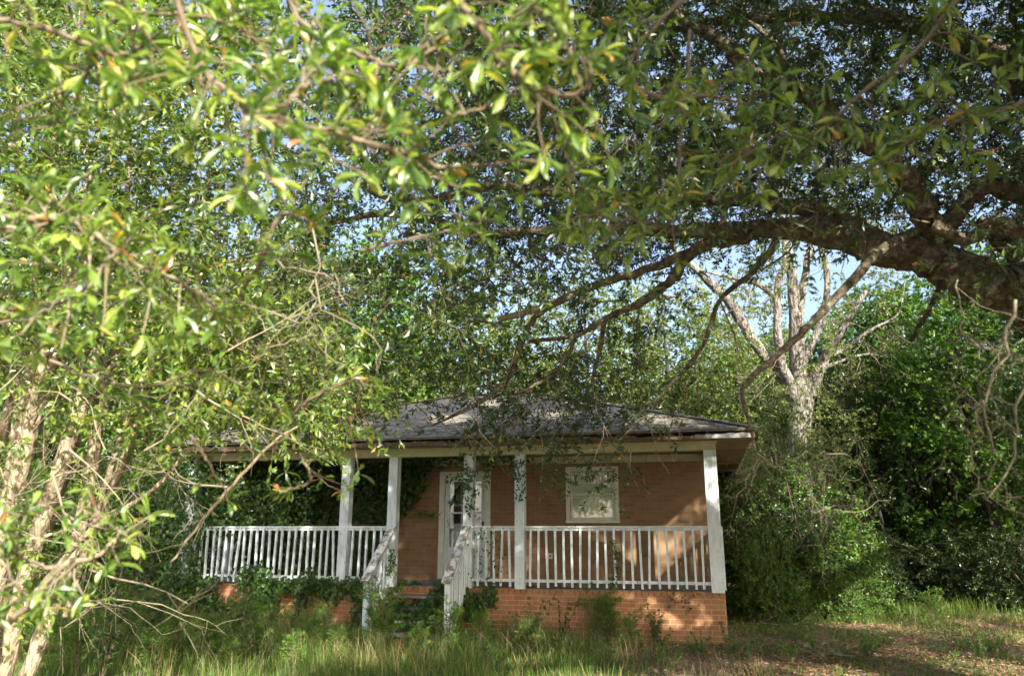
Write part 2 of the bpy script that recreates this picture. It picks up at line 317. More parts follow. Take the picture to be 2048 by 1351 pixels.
# walls
wall = MB(); door = (-5.31, -4.24, 0, 2.10); win = (-2.72, -1.70, 1.085, 2.15); win2 = (-8.6, -7.4, .95, 2.1)
ZT = 2.22
def wallbox(mb, x0, x1, z0, z1): mb.box(x0, x1, D+.003, D+.2, F+z0, F+z1)
wallbox(wall, XL, door[0], 0, ZT+.2); wallbox(wall, door[1], win[0], 0, ZT+.2); wallbox(wall, win[1], XR-.06, 0, ZT+.2)
wallbox(wall, win[0], win[1], 0, win[2]); wallbox(wall, win[0], win[1], win[3], ZT+.2); wallbox(wall, door[0], door[1], door[3], ZT+.2)
wall.box(XR-.26, XR-.06, D+.2, YB, 0, F+ZT+.2); wall.box(XL, XL+.2, D+.2, YB, 0, F+ZT+.2); wall.box(XL+.2, XR-.26, YB-.2, YB, 0, F+ZT+.2)
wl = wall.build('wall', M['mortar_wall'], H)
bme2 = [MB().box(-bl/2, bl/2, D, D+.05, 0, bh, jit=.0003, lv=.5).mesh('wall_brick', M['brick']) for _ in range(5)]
bk = []
nr = int(ZT/(bh+gap))
for r in range(nr+1):
    z = r*(bh+gap)+.004
    segs = [(XL, XR-.06)]
    for (a, b, c, d) in (door, win):
        if z+bh > c-.09*(a == win[0]) and z < d:
            segs = [s for q in segs for s in ((q[0], min(q[1], a)), (max(q[0], b), q[1])) if s[1]-s[0] > .02]
    for s0, s1 in segs:
        x = XL-(r % 2)*.5*(bl+gap)
        while x < s1:
            a = max(x, s0); b = min(x+bl, s1)
            if b-a > .03: bk.append((a, b, z))
            x += bl+gap
bk.sort(key=lambda q: -q[0]); st = MB()
for i, (a, b, z) in enumerate(bk):
    if i < 300:
        o = link('brick', bme2[i % 5], wl); o.location = ((a+b)/2, 0, F+z); o.scale = ((b-a)/bl, 1, 1)
    else: st.box(a, b, D+rng.normal(0, .0003), D+.05, F+z, F+z+bh)
x = win[0]
while x < win[1]-.02: st.box(x, min(x+.064, win[1]), D-.012, D+.05, F+win[2]-.085, F+win[2]-.004); x += .075
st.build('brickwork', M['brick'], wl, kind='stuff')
MB().box(XL, XR-.06, D-.025, D+.01, F+ZT-.0, F+2.355).build('frieze_board', M['cream'], H)

# beam, ceiling, soffit
bmz = F+2.22
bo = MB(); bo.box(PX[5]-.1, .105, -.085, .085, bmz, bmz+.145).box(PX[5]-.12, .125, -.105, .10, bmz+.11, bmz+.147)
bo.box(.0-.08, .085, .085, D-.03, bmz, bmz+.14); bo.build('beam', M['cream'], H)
OV = .56; XE = .70; XEL = PX[5]-.70; YE = -OV; YEB = YB+OV; ZS = F+2.372
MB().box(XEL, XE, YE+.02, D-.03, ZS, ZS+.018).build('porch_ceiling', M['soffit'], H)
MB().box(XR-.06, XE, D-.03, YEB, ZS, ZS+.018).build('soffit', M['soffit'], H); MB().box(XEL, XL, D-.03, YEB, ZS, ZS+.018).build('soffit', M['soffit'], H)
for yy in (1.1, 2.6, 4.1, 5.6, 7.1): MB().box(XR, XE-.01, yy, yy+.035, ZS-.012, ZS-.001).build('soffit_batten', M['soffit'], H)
# rotten fascia in lengths, some of them sagging, dark rafter ends behind
x = XEL
while x < XE-.05:
    ln = random.uniform(.7, 1.9); b = min(x+ln, XE); h = random.choice([.035, .05, .07, .085]) ; dz = rng.normal(0, .006)
    mb = MB(); n_ = max(3, int((b-x)/.08)); xs = np.linspace(x+.004, b-.004, n_); top = h*np.clip(1+rng.normal(0, .16, n_), .5, 1.15)
    for i in range(n_-1):
        V = [(xx, yy, zz) for xx, t_ in ((xs[i], top[i]), (xs[i+1], top[i+1])) for yy in (YE-.004, YE+.018) for zz in (ZS-.02+dz, ZS-.02+dz+t_)]
        mb.verts(V, BOXF)
    mb.build('fascia_board', M['rot'] if random.random() < .75 else M['worn'], H); x = b
x = XEL+.15
while x < XE-.1:
    MB().box(x, x+.04, YE+.06, YE+.9, ZS+.02, ZS+.10).build('rafter', M['rot'], H); x += .406
MB().box(XEL+.02, XE-.02, YE+.5, YE+.53, ZS+.018, ZS+.22).build('attic_blocking', M['dark_wood'], H)
# roof
ZE = F+2.50; ZR = F+4.10; YR = (YE+YEB)/2; XA, XB = XEL+4.55, XE-4.55
roof = MB(); e = .03
c4 = [(XEL, YE), (XE, YE), (XE, YEB), (XEL, YEB)]
V = [(x, y, ZE) for x, y in c4]+[(XA, YR, ZR), (XB, YR, ZR)]+[(x, y, ZE-e) for x, y in c4]
Fq = [(0, 1, 5, 4), (2, 3, 4, 5), (1, 2, 5, 5), (3, 0, 4, 4), (6, 7, 1, 0), (7, 8, 2, 1), (8, 9, 3, 2), (9, 6, 0, 3), (9, 8, 7, 6)]
me = bpy.data.meshes.new('roof'); me.from_pydata(V, [], [tuple(dict.fromkeys(f)) for f in Fq]); me.materials.append(M['shingle'])
rf = link('roof', me, H)
pit = math.atan2(ZR-ZE, YR-YE); sl_ = math.hypot(ZR-ZE, YR-YE); rowh = .143
shm = []
for k in range(6):
    t = MB(); t.box(-.147, .147, -.004, .165, .0, .007, jit=.0018, lv=.5); shm.append(t.mesh('shingle', M['shingle']))
Rm = Matrix.Rotation(pit, 4, 'X'); nsh = 0; st = MB(); Rn = np.array(Rm.to_3x3())
for r in range(int(sl_/rowh)):
    s = r*rowh-.02; f = s/sl_; xl = XEL+(XA-XEL)*max(f, 0); xr = XE+(XB-XE)*max(f, 0)
    x = xl+.12*(r % 2)
    while x < xr-.1:
        xc = x+.15; y = YE+s*math.cos(pit); z = ZE+s*math.sin(pit)+.004+.0035*(r % 2)
        tl = rng.normal(.010, .006) if r > 0 else rng.normal(-.02, .02); yw = rng.normal(0, .008)
        rot = Matrix.Rotation(yw, 4, 'Z') @ Matrix.Rotation(pit-tl, 4, 'X') @ Matrix.Rotation(rng.normal(0, .005), 4, 'Y')
        if random.random() > .012:
            if nsh < 300:
                o = link('shingle', shm[nsh % 6], rf); o.matrix_local = Matrix.Translation((xc, y, z)) @ rot; nsh += 1
            else:
                B = np.array([(a, b, c) for a in (-.147, .147) for b in (-.004, .165) for c in (0, .007)])
                st.verts(B@np.array(rot.to_3x3()).T+np.array([xc, y, z]), BOXF)
        x += .30
st.build('shingles', M['shingle'], rf, kind='stuff')
# ridge and hip caps
hp = MB()
for a, b in (((XA, YR, ZR), (XB, YR, ZR)), ((XEL, YE, ZE), (XA, YR, ZR)), ((XE, YE, ZE), (XB, YR, ZR))):
    a = np.array(a); b = np.array(b); n_ = int(np.linalg.norm(b-a)/.2)
    for i in range(n_): hp.bar(a+(b-a)*i/n_+[0, 0, .016+.004*(i % 2)], a+(b-a)*(i+1.1)/n_+[0, 0, .02], .24, .012)
hp.build('ridge_cap', M['shingle'], rf)
ch = MB(); ch.box(XB-.55, XB-.1, YR+.3, YR+.75, ZR-.5, ZR+.10)
for i in range(5): ch.box(XB-.56+.09*i, XB-.48+.09*i, YR+.29, YR+.4, ZR+.1, ZR+.13+.03*random.random(), jit=.008)
ch.build('chimney', M['brick_base'], rf)

# posts
for i, x in enumerate(PX):
    wdt = .20 if i in (0, 5) else .165; yy = -.015
    p = MB(); p.box(x-wdt/2, x+wdt/2, yy-wdt/2, yy+wdt/2, F-.008, bmz-.002)
    po = p.build('porch_post', M['white'], H)
    for s in (-1, 1):     # corner boards give the posts their seam
        MB().box(x+s*(wdt/2-.012)-.012, x+s*(wdt/2-.012)+.012, yy-wdt/2-.006, yy-wdt/2-.001, F+.02, bmz-.03, jit=.001).build('corner_board', M['white'], po)
# railings
def railing(xa, xb, nb, skip=()):
    r = MB(); r.box(xa, xb, -.085, -.005, F+.985, F+1.01, jit=.0015)
    ro = MB().box(xa, xb, -.052, -.018, F+.935, F+.984, jit=.0015).build('railing', M['white'], H)
    r.build('top_rail', M['white'], ro)
    MB().box(xa, xb, -.052, -.018, F+.105, F+.15, jit=.002).build('bottom_rail', M['white'], ro)
    for i in range(nb):
        x = xa+(xb-xa)*(i+.7)/(nb+.4); dx = rng.normal(0, .006); dt = rng.normal(0, .010)
        b = MB(); b.bar((x+dx+dt, -.074+rng.normal(0, .003), F+.975), (x+dx-dt, -.074, F+.035+rng.normal(0, .008)), .035, .038, (0, 1, 0)); b.build('baluster', M['white'], ro)
railing(PX[1]+.085, PX[0]-.102, 21); railing(PX[2]+.085, PX[1]-.085, 5); railing(PX[4]+.085, PX[3]-.085, 5); railing(PX[5]+.1, PX[4]-.085, 23)
for s in (-1,):  # side railing on the left end, boards against the right corner post
    ro = MB().box(PX[5]-.03, PX[5]+.01, .09, D-.02, F+.935, F+.985).build('side_railing', M['white'], H)
    MB().box(PX[5]-.03, PX[5]+.01, .09, D-.02, F+.105, F+.15).build('bottom_rail', M['white'], ro)
    for i in range(11): y = .2+i*.145; MB().bar((PX[5]-.052, y, F+.975), (PX[5]-.052, y, F+.04), .04, .04, (0, 1, 0)).build('baluster', M['white'], ro)
ro = MB().box(.0, .04, .09, D-.02, F+.935, F+.985).build('side_railing', M['white'], H)
MB().box(0, .04, .09, D-.02, F+.105, F+.15).build('bottom_rail', M['white'], ro)
for i in range(11): y = .2+i*.145; MB().bar((.062, y, F+.975), (.062, y, F+.04), .04, .04, (0, 1, 0)).build('baluster', M['white'], ro)
MB().box(.102, .125, -.06, .0, F+.03, F+1.0).build('rail_end_board', M['white'], H)
# stair
stp = MB().box(PX[3]+.09, PX[3]+.13, -.9, -.06, .05, .10).build('porch_stair', M['worn'], H)
for x0 in (PX[3]+.10, PX[2]-.14):
    s_ = MB(); s_.bar((x0+.02, -.03, F-.06), (x0+.02, -1.0, .04), .04, .22, (1, 0, 0)); s_.build('stringer', M['worn'], stp)
for i, (y, z) in enumerate([(-.17, F-.17), (-.43, F-.34), (-.69, F-.51), (-.95, F-.68)]):
    MB().box(PX[3]+.05, PX[2]-.05, y-.15, y+.13, z, z+.038, jit=.003).build('tread', M['step'], stp)
for k, x in ((3, PX[3]), (2, PX[2])):
    xs = x+(.02 if k == 3 else -.02); Yn = -1.03
    ro = MB().box(xs-.045, xs+.045, Yn-.045, Yn+.045, -.05, .975, jit=.002).build('stair_railing', M['white'], H)
    MB().bar((xs, -.05, F+1.03), (xs, Yn-.12, .955), .145, .035, (0, 0, 1)).build('handrail', M['worn'], ro)
    MB().bar((xs, -.05, F+.96), (xs, Yn+.03, .90), .035, .08, (0, 0, 1)).build('upper_rail', M['white'], ro)
    MB().bar((xs, -.05, F+.16), (xs, Yn+.03, .16), .035, .08, (0, 0, 1)).build('lower_rail', M['white'], ro)
    for i in range(7):
        f = (i+.8)/7.6; y = -.05+(Yn+.05)*f; z1 = F+.98-(F+.98-.90)*f; z0 = F+.10-(F+.10-.08)*f; sx = xs+(.04 if k == 2 else -.04)
        MB().bar((sx, y, z1), (sx+rng.normal(0, .006), y+rng.normal(0, .006), z0), .03, .034, (0, 1, 0)).build('baluster', M['white'], ro)
# door
a, b, c, d = door; Y = D
dr = MB().box(a, a+.11, Y-.02, Y+.12, F, F+d).box(b-.11, b, Y-.02, Y+.12, F, F+d).box(a+.11, b-.11, Y-.02, Y+.12, F+d-.10, F+d).build('front_door', M['frame'], H)
x0, x1 = a+.115, b-.115; YD = Y+.03
sd = MB().box(x0, x0+.085, YD, YD+.04, F+.02, F+1.99).box(x1-.085, x1, YD, YD+.04, F+.02, F+1.99).box(x0+.085, x1-.085, YD, YD+.04, F+1.90, F+1.99)
sd.box(x0+.085, x1-.085, YD, YD+.04, F+1.27, F+1.305).build('storm_door', M['white'], dr)
MB().box(x0+.085, x1-.085, YD+.004, YD+.036, F+.02, F+.62).build('kick_panel', M['door_paint'], dr)
MB().box(x0+.086, x1-.086, YD+.012, YD+.016, F+1.306, F+1.899).build('pane', M['glass'], dr)
MB().box(x0+.086, x1-.086, YD+.012, YD+.016, F+.622, F+1.269).build('pane', M['glass'], dr)
inner = MB().box(x0, x1, YD+.07, YD+.11, F, F+1.08).box(x0, x0+.12, YD+.07, YD+.11, F+1.08, F+1.98).box(x1-.12, x1, YD+.07, YD+.11, F+1.08, F+1.98).box(x0, x1, YD+.07, YD+.11, F+1.42, F+1.47)
inner.build('inner_door', M['white'], dr)
for z in (.66, .80, .94): MB().box(x0+.13, x1-.13, YD+.055, YD+.069, F+z, F+z+.11).build('door_panel', M['white'], dr)
MB().box(x1-.06, x1-.03, YD-.05, YD-.002, F+.98, F+1.12).build('handle', M['metal_and_shadow'], dr)
MB().box(a-.03, b+.03, Y-.10, Y+.03, F+.001, F+.03).build('threshold', M['step'], dr)
# window
a, b, c, d = win
wf = MB().box(a, a+.075, Y-.03, Y+.1, F+c+.05, F+d).box(b-.075, b, Y-.03, Y+.1, F+c+.05, F+d).box(a+.075, b-.075, Y-.03, Y+.1, F+d-.085, F+d)
wf = wf.build('window', M['frame'], H)
MB().box(a-.01, b+.01, Y-.05, Y+.1, F+c, F+c+.048).build('sill', M['frame'], wf)
x0, x1 = a+.077, b-.077
for z0, z1, yo in ((c+.052, c+.52, .03), (c+.522, d-.087, .055)):
    s = MB(); bt = .055 if yo < .04 else .03
    s.box(x0, x0+.035, Y+yo, Y+yo+.025, F+z0, F+z1).box(x1-.035, x1, Y+yo, Y+yo+.025, F+z0, F+z1).box(x0+.035, x1-.035, Y+yo, Y+yo+.025, F+z0, F+z0+bt).box(x0+.035, x1-.035, Y+yo, Y+yo+.025, F+z1-.028, F+z1)
    if yo < .04: s.box(x0+.035, x1-.035, Y+yo+.004, Y+yo+.022, F+(z0+z1)/2+.01, F+(z0+z1)/2+.022)
    else: s.box(x0+.035, x1-.035, Y+yo+.004, Y+yo+.022, F+z1-.225, F+z1-.21)
    s.build('sash', M['frame'], wf)
    MB().box(x0+.035, x1-.035, Y+yo-.002, Y+yo+.003, F+z1-.012, F+z1-.002).build('sash_shadow_line', M['metal_and_shadow'], wf)  # black strips drawn in as shadow lines along top and sides of the sash
    MB().box(x0-.001, x0+.004, Y+yo-.004, Y+yo-.001, F+z0, F+z1).build('sash_shadow_line', M['metal_and_shadow'], wf)
    MB().box(x1-.004, x1+.001, Y+yo-.004, Y+yo-.001, F+z0, F+z1).build('sash_shadow_line', M['metal_and_shadow'], wf)
    MB().box(x0+.036, x1-.036, Y+yo+.010, Y+yo+.014, F+z0+bt, F+z1-.029).build('pane', M['glass'], wf)
bd = MB()
for i in range(22): z = c+.06+i*.044; bd.verts([(x, yy, zz) for x in (x0, x1) for yy, zz in ((Y+.094, F+z), (Y+.090, F+z+.045), (Y+.099, F+z), (Y+.095, F+z+.045))], BOXF)
bd.build('blind', M['blind'], wf)
# wall outlet
ob = MB().box(-3.14, -3.0, D-.02, D-.001, F+.42, F+.53).build('wall_outlet', M['plastic'], H)
for xo in (-3.105, -3.045): MB().box(xo-.012, xo+.012, D-.024, D-.0205, F+.455, F+.495).build('socket', M['metal_and_shadow'], ob)

# ------------------------------------------------------------------ big oak, trunk just right of the view
def limb(pts, n):
    return smooth_line([[*at(px, py, d), r] for px, py, d, r in pts], n)
OAK = thing('oak_tree', 'huge spreading oak whose thick lichen-grey limbs arch over the house from the right', 'tree', tuple(at(2420, 1400, 6.9)*[1, 1, 0]))
base = at(2420, 1180, 6.9)
trunk_pts = [[*(base*[1, 1, 0]+[0, 0, -.3]), .62], [*(base*[1, 1, 0]+[-.02, 0, .5]), .50], [*at(2380, 960, 6.8), .46], [*at(2330, 800, 6.6), .44]]
limbs = {
 'trunk': smooth_line(trunk_pts, 12),
 'main': limb([(2330, 800, 6.6, .40), (2190, 700, 6.4, .29), (2048, 600, 6.3, .215), (1960, 562, 6.25, .19), (1850, 512, 6.3, .16), (1760, 498, 6.4, .135), (1680, 470, 6.5, .125), (1560, 458, 6.7, .095), (1450, 478, 7, .07), (1390, 500, 7.1, .055), (1335, 566, 7.2, .045), (1280, 605, 7.3, .038), (1205, 640, 7.4, .03), (1150, 671, 7.5, .022), (1057, 682, 7.6, .018)], 60),
 'down': limb([(1420, 490, 7.05, .05), (1280, 542, 7.2, .042), (1187, 572, 7.3, .037), (1120, 600, 7.3, .033), (1065, 640, 7.4, .028), (1046, 683, 7.4, .026), (1013, 761, 7.5, .022), (957, 805, 7.6, .022), (865, 850, 7.8, .010)], 36),
 'stub': limb([(1125, 600, 7.3, .034), (1060, 622, 7.35, .032), (996, 639, 7.4, .03)], 8),
 'drop': limb([(1143, 668, 7.5, .024), (1139, 705, 7.4, .02), (1094, 757, 7.4, .018), (1040, 783, 7.4, .012)], 12),
 'drop2': limb([(1208, 642, 7.4, .026), (1200, 700, 7.5, .022), (1185, 760, 7.6, .016), (1200, 820, 7.6, .008)], 12),
 'upper': limb([(1790, 498, 6.5, .10), (1650, 428, 6.9, .08), (1450, 400, 7.2, .065), (1240, 393, 7.4, .07), (1100, 382, 7.5, .055), (1000, 370, 7.6, .045), (900, 392, 7.7, .04), (800, 402, 7.7, .03), (700, 360, 7.7, .022), (560, 300, 7.6, .010)], 44),
 'middle': limb([(1500, 462, 6.8, .08), (1300, 460, 7.3, .065), (1180, 456, 7.6, .06), (1060, 462, 7.8, .052), (960, 470, 7.9, .045), (860, 440, 8, .035), (740, 430, 8.1, .03), (600, 470, 8.1, .018), (480, 520, 8.1, .008)], 44),
 'up': limb([(1868, 485, 6.3, .11), (1862, 450, 6.2, .10), (1840, 403, 6.1, .09), (1785, 324, 6, .08), (1725, 278, 6, .072), (1609, 185, 6, .066), (1545, 160, 6, .06), (1498, 145, 6, .058), (1452, 88, 6, .05), (1378, 46, 6, .04), (1340, 0, 6, .036), (1300, -90, 6, .02)], 44),
 'up2': limb([(1868, 472, 6.25, .09), (1900, 440, 6.3, .075), (1947, 384, 6.3, .075), (1985, 372, 6.3, .075), (2060, 395, 6.4, .085), (2200, 420, 6.5, .14), (2320, 560, 6.6, .25), (2330, 790, 6.6, .33)], 36),
 'thin': limb([(1610, 190, 6, .03), (1572, 150, 6.1, .028), (1563, 106, 6.1, .025), (1507, 51, 6.2, .022), (1424, 0, 6.2, .018), (1330, -60, 6.2, .01)], 20),
 'dark': limb([(1955, 440, 6.9, .05), (2000, 480, 6.8, .07), (2060, 550, 6.8, .09), (2180, 640, 6.7, .14)], 16),
 'high': limb([(2320, 560, 6.6, .28), (2150, 250, 6.6, .16), (1950, 90, 6.8, .10), (1750, 35, 7.2, .07), (1500, 38, 7.6, .05), (1250, 70, 8, .03), (1000, 60, 8, .02), (760, 120, 8.2, .012)], 40),
 'back': limb([(2330, 790, 6.6, .36), (2500, 500, 5.0, .22), (2700, 100, 3.5, .15), (2600, -500, 2.6, .10), (2200, -1100, 2.2, .05)], 30),
 'right': limb([(2330, 790, 6.6, .36), (2600, 560, 8.0, .2), (2800, 420, 9.5, .12), (2700, 300, 11.5, .06)], 24),
 'top': limb([(2320, 560, 6.6, .30), (2300, 100, 6.4, .2), (2100, -300, 6, .12), (1800, -600, 5.6, .06)], 24),
 'pale': limb([(1833, 462, 6.1, .035), (1760, 500, 5.5, .034), (1733, 530, 5.2, .034), (1640, 627, 5.0, .027), (1580, 687, 4.9, .023), (1500, 757, 4.8, .018), (1484, 785, 4.8, .015), (1500, 850, 4.8, .011), (1512, 910, 4.8, .008)], 40),
 'hang': limb([(1885, 560, 6.2, .022), (1862, 610, 6.2, .02), (1840, 650, 6.2, .02), (1822, 682, 6.2, .016)], 8),
 'fore': limb([(2060, 480, 5.6, .06), (1990, 440, 5.7, .05), (1940, 480, 5.6, .05), (1860, 445, 5.5, .04)], 12),
 'deep': limb([(1560, 458, 6.7, .04), (1540, 500, 6.6, .036), (1500, 550, 6.7, .028), (1440, 600, 6.8, .022), (1400, 700, 7, .022), (1330, 780, 7.1, .015), (1250, 850, 7.2, .008)], 26),
}
T_ = Tubes()
for k, P in limbs.items():
    big = P[:, 3].max() > .06
    if k == 'stub': pass
    P = P.copy(); P[1:-1, :3] += rng.normal(0, 1, (len(P)-2, 3))*np.minimum(P[1:-1, 3:4]*.16, .016); limbs[k] = P
for k, P in limbs.items():
    if k in ('pale', 'hang', 'stub', 'trunk'): continue
    big = P[:, 3].max() > .06
    if big:
        P = smooth_line(P, len(P)*4); ph = rng.uniform(0, 6, 3); s_ = np.arange(len(P))*.05
        P[:, 3] *= 1+.07*np.sin(s_*5+ph[0])+.05*np.sin(s_*11+ph[1])+.05*rng.normal(0, 1, len(P)//4+1).repeat(4)[:len(P)]
    t = Tubes(); t.add(P[:, :3], P[:, 3]*(1+rng.normal(0, .02, len(P))), 18 if big else 7)
    o = link('limb', t.mesh('limb', M['oak_bark'], .055), OAK)
t = Tubes(); t.add(limbs['trunk'][:, :3], limbs['trunk'][:, 3], 14); link('trunk', t.mesh('trunk', M['oak_bark'], .05), OAK)
for k, lb in (('pale', 'pale bare dead branch hanging down'), ('hang', 'short dark snapped branch hanging'), ('stub', 'broken branch end with orange wood')):
    t = Tubes(); t.add(limbs[k][:, :3], limbs[k][:, 3], 7); o = link('dead_branch', t.mesh('dead_branch', M[{'hang': 'wood_bark', 'pale': 'oak_bark', 'stub': 'dead_twig'}[k]], .05), OAK); o['label'] = lb

# crown tips: a real volume round the limbs, thinned below and at the gaps of sky
def crown_tips(n):
    out = []
    got = 0
    while got < n:
        P = rng.uniform([-8.5, -11.2, 2.0], [10, -.6, 10.5], (6000, 3)); px, py, z = proj(P)
        low = np.interp(px, [-400, 0, 250, 420, 640, 850, 1000, 1200, 1330, 1420, 1600, 1760, 1900, 2048, 2500], [480, 520, 640, 700, 790, 880, 850, 860, 640, 540, 470, 500, 520, 560, 620])
        dens = np.clip((low-py)/np.interp(px, [300, 700, 1250, 1450, 2048], [200, 330, 330, 120, 90]), 0, 1)
        dens *= np.interp(px, [0, 350, 700, 1000, 2048], [.10, .22, .7, 1, 1])*np.where((py > 470) & (px < 1350) & (px > 350), .62, 1)
        for lx, ly, lz, lr in LIMP: dens = np.where((z < lz+.3) & ((px-lx)**2+(py-ly)**2 < (lr+16)**2), dens*.12, dens)
        for (cx, cy, rx, ry, f) in ((1060, 605, 85, 45, .05), (1700, 520, 130, 50, .25), (1240, 600, 60, 40, .5), (1500, 560, 80, 60, .3), (560, 420, 60, 30, .3), (100, 230, 110, 160, .15), (330, 360, 60, 50, .3), (1850, 380, 60, 40, .3), (1240, 250, 70, 40, .5), (1650, 60, 80, 40, .5), (480, 90, 60, 50, .4)):
            e = ((px-cx)/rx)**2+((py-cy)/ry)**2; dens = np.where(e < 1, dens*f, dens)
        infr = z > .3
        cl = .55+.45*np.sin(P[:, 0]*1.9+1.3*np.sin(P[:, 2]*1.7))*np.sin(P[:, 1]*1.6+P[:, 2]*1.1+.7)
        dens = dens*np.clip(cl*1.5, .18, 1)
        near = np.clip((z-3.6)/1.5, 0, 1)
        ok = infr & (rng.random(len(P)) < dens*near*.9) & (P[:, 2] > 2.0+.0*P[:, 0])
        R = np.sqrt(((P[:, 0]-3)/9.5)**2+((P[:, 1]+5.5)/6.5)**2+((P[:, 2]-5.2)/5.6)**2)
        ok &= R < 1.0
        hh = np.sin(P[:, 0]*.8)*.3+(P[:, 1]+6)*.06
        out.append(P[ok]); got += ok.sum()
    return np.concatenate(out)[:n]
LIMP = []
for k_, st_ in (('main', 1), ('upper', 2), ('middle', 2), ('up', 1), ('up2', 1), ('down', 2), ('high', 2)):
    a_, b_, c_ = proj(limbs[k_][:, :3])
    LIMP += [(a_[i], b_[i], c_[i], FPX*limbs[k_][i, 3]/c_[i]) for i in range(0, len(a_), st_) if 0 < a_[i] < 2048]
SU = np.array(SUNV); SA = nrm(np.cross(SU, [0, 0, 1.])); SB = np.cross(SA, SU)
GAPS = [((-3.5, 0, .35), .55), ((-2.6, 0, .15), .4), ((-1.0, 0, .45), .6), ((-.2, 0, .2), .5), ((PX[2], -.3, 1.5), .35), ((0, 0, 2.6), .5), ((.05, 0, 1.6), .4), ((-.45, D, F+1.25), .28), 
        ((2.2, -3.6, 0), .7), ((3.8, -3.0, 0), .8), ((5.5, -2.2, 0), .8), ((1.4, -2.2, 0), .5), ((3.2, -.6, 0), .6), ((6.5, 0.5, 0), .9), ((5, 2, 0), .8), ((3.0, 2.6, .8), 1.0), ((3.4, 2.6, 2.2), 1.0), ((2.4, 2.8, 3.2), .9), ((4.6, 3.2, 1.5), .8),
        ((-2, -3.4, 0), .8), ((-4, -3.8, 0), .9), ((-6, -3.2, 0), .9), ((-1, .6, 3.6), .6), ((-3, 1.5, 3.9), .6), ((-5, 1.2, 3.9), .7), ((-7, .8, 3.7), .7), ((-2.2, 2.6, 4.3), .5), ((-4.6, 3, 4.5), .6)]
def sun_gaps(Q, k=1.0):
    m_ = np.ones(len(Q), bool)
    for c, r in GAPS:
        d_ = Q-np.array(c); m_ &= ~((np.hypot(d_@SA, d_@SB) < r*k) & (d_@SU > .8))
    return Q[m_]
NT = 5700
tips = sun_gaps(crown_tips(NT), .8)
k_ = 44; tips = np.concatenate([tips, np.array([at(a_, b_, c_) for a_, b_, c_ in zip(rng.uniform(660, 1330, k_), rng.uniform(700, 835, k_), rng.uniform(7.2, 9.8, k_))])])
k_ = 30; tips = np.concatenate([tips, np.array([at(a_, b_, c_) for a_, b_, c_ in zip(rng.uniform(960, 1300, k_), rng.uniform(800, 950, k_), rng.uniform(8.5, 11.3, k_))])])
# crown above and right of the view (it shades the porch)
Q = rng.uniform([-3, -17, 2.8], [13, -1, 11.5], (22000, 3)); px, py, z = proj(Q)
offv = (z < .3) | (px > 2150) | (py < -120)
R = ((Q[:, 0]-5.)/8)**2+((Q[:, 1]+8)/8.5)**2+((Q[:, 2]-6.2)/4.8)**2
keep = offv & (R < 1) & ((Q[:, 0]-.0)*.83+(Q[:, 1]+11)*.55 > .35) & (np.linalg.norm(Q-CAM, axis=1) > 3)
keep &= np.sin(Q[:, 0]*1.5+Q[:, 2]*.8+1)*np.sin(Q[:, 1]*1.3+Q[:, 2]*1.2)+.4*np.sin(Q[:, 0]*3.1+Q[:, 1]*2.7) > -.05
Q = sun_gaps(Q[keep][:2100], 1.15)
k_ = 420; shade_tips = np.array([at(a_, b_, 2.8) for a_, b_ in zip(rng.uniform(1260, 2150, k_), rng.uniform(-80, 430, k_))])+SU*rng.uniform(2.2, 7, (k_, 1))+rng.normal(0, .15, (k_, 3))  # unseen sprays added along the sun rays to shade the near leaves at right
L_ = limbs['main'][:40, :3]; shade_tips = np.concatenate([shade_tips, L_[rng.integers(0, 40, 260)]+SU*rng.uniform(1.2, 4.5, (260, 1))+rng.normal(0, .2, (260, 3))])  # more unseen sprays, added sunward of the main limb to shade it
px, py, z = proj(shade_tips); Q = np.concatenate([Q, shade_tips[((z < .3) | (px > 2100) | (py < -100)) & (np.linalg.norm(shade_tips-CAM, axis=1) > 1.8)]])
nodes = np.concatenate([P[2:] for k, P in limbs.items() if k not in ('trunk', 'pale', 'hang', 'stub')])
NN = 1
def grow(nodes, tips, bark, leafm, parent, nt, nl, tl, ll, lw, dr=.25, tpl='f', names=('branches', 'foliage'), attach_kw={}, kinds=True, tr=.0022, flat=.5, twigs=True, outw=None):
    br = attach(nodes, tips, **attach_kw); tb = Tubes()
    dirs = []; tp = []
    for P, R in br: tb.add(P, R, 5 if R[0] > .012 else 4); dirs.append(P[-1]-P[-2]); tp.append(P[-1])
    tp = np.array(tp); dirs = nrm(np.array(dirs))
    a = sprays(tp, dirs, nt, nl, tl, ll, lw, tb if twigs else None, droop=dr, flat=flat, tr=tr)
    o1 = link(names[0], tb.mesh(names[0], M[bark]), parent); o2 = link(names[1], leaves(names[1], *a[:5], M[leafm], tpl), parent)
    if kinds: o1['kind'] = 'stuff'; o2['kind'] = 'stuff'
    return o1, o2
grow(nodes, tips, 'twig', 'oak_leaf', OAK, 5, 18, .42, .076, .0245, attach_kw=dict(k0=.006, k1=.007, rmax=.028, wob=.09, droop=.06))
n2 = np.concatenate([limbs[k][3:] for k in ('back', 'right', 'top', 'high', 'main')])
grow(n2, Q, 'twig', 'oak_leaf', OAK, 5, 11, .5, .13, .05, attach_kw=dict(k0=.006, k1=.007, rmax=.04), twigs=False)

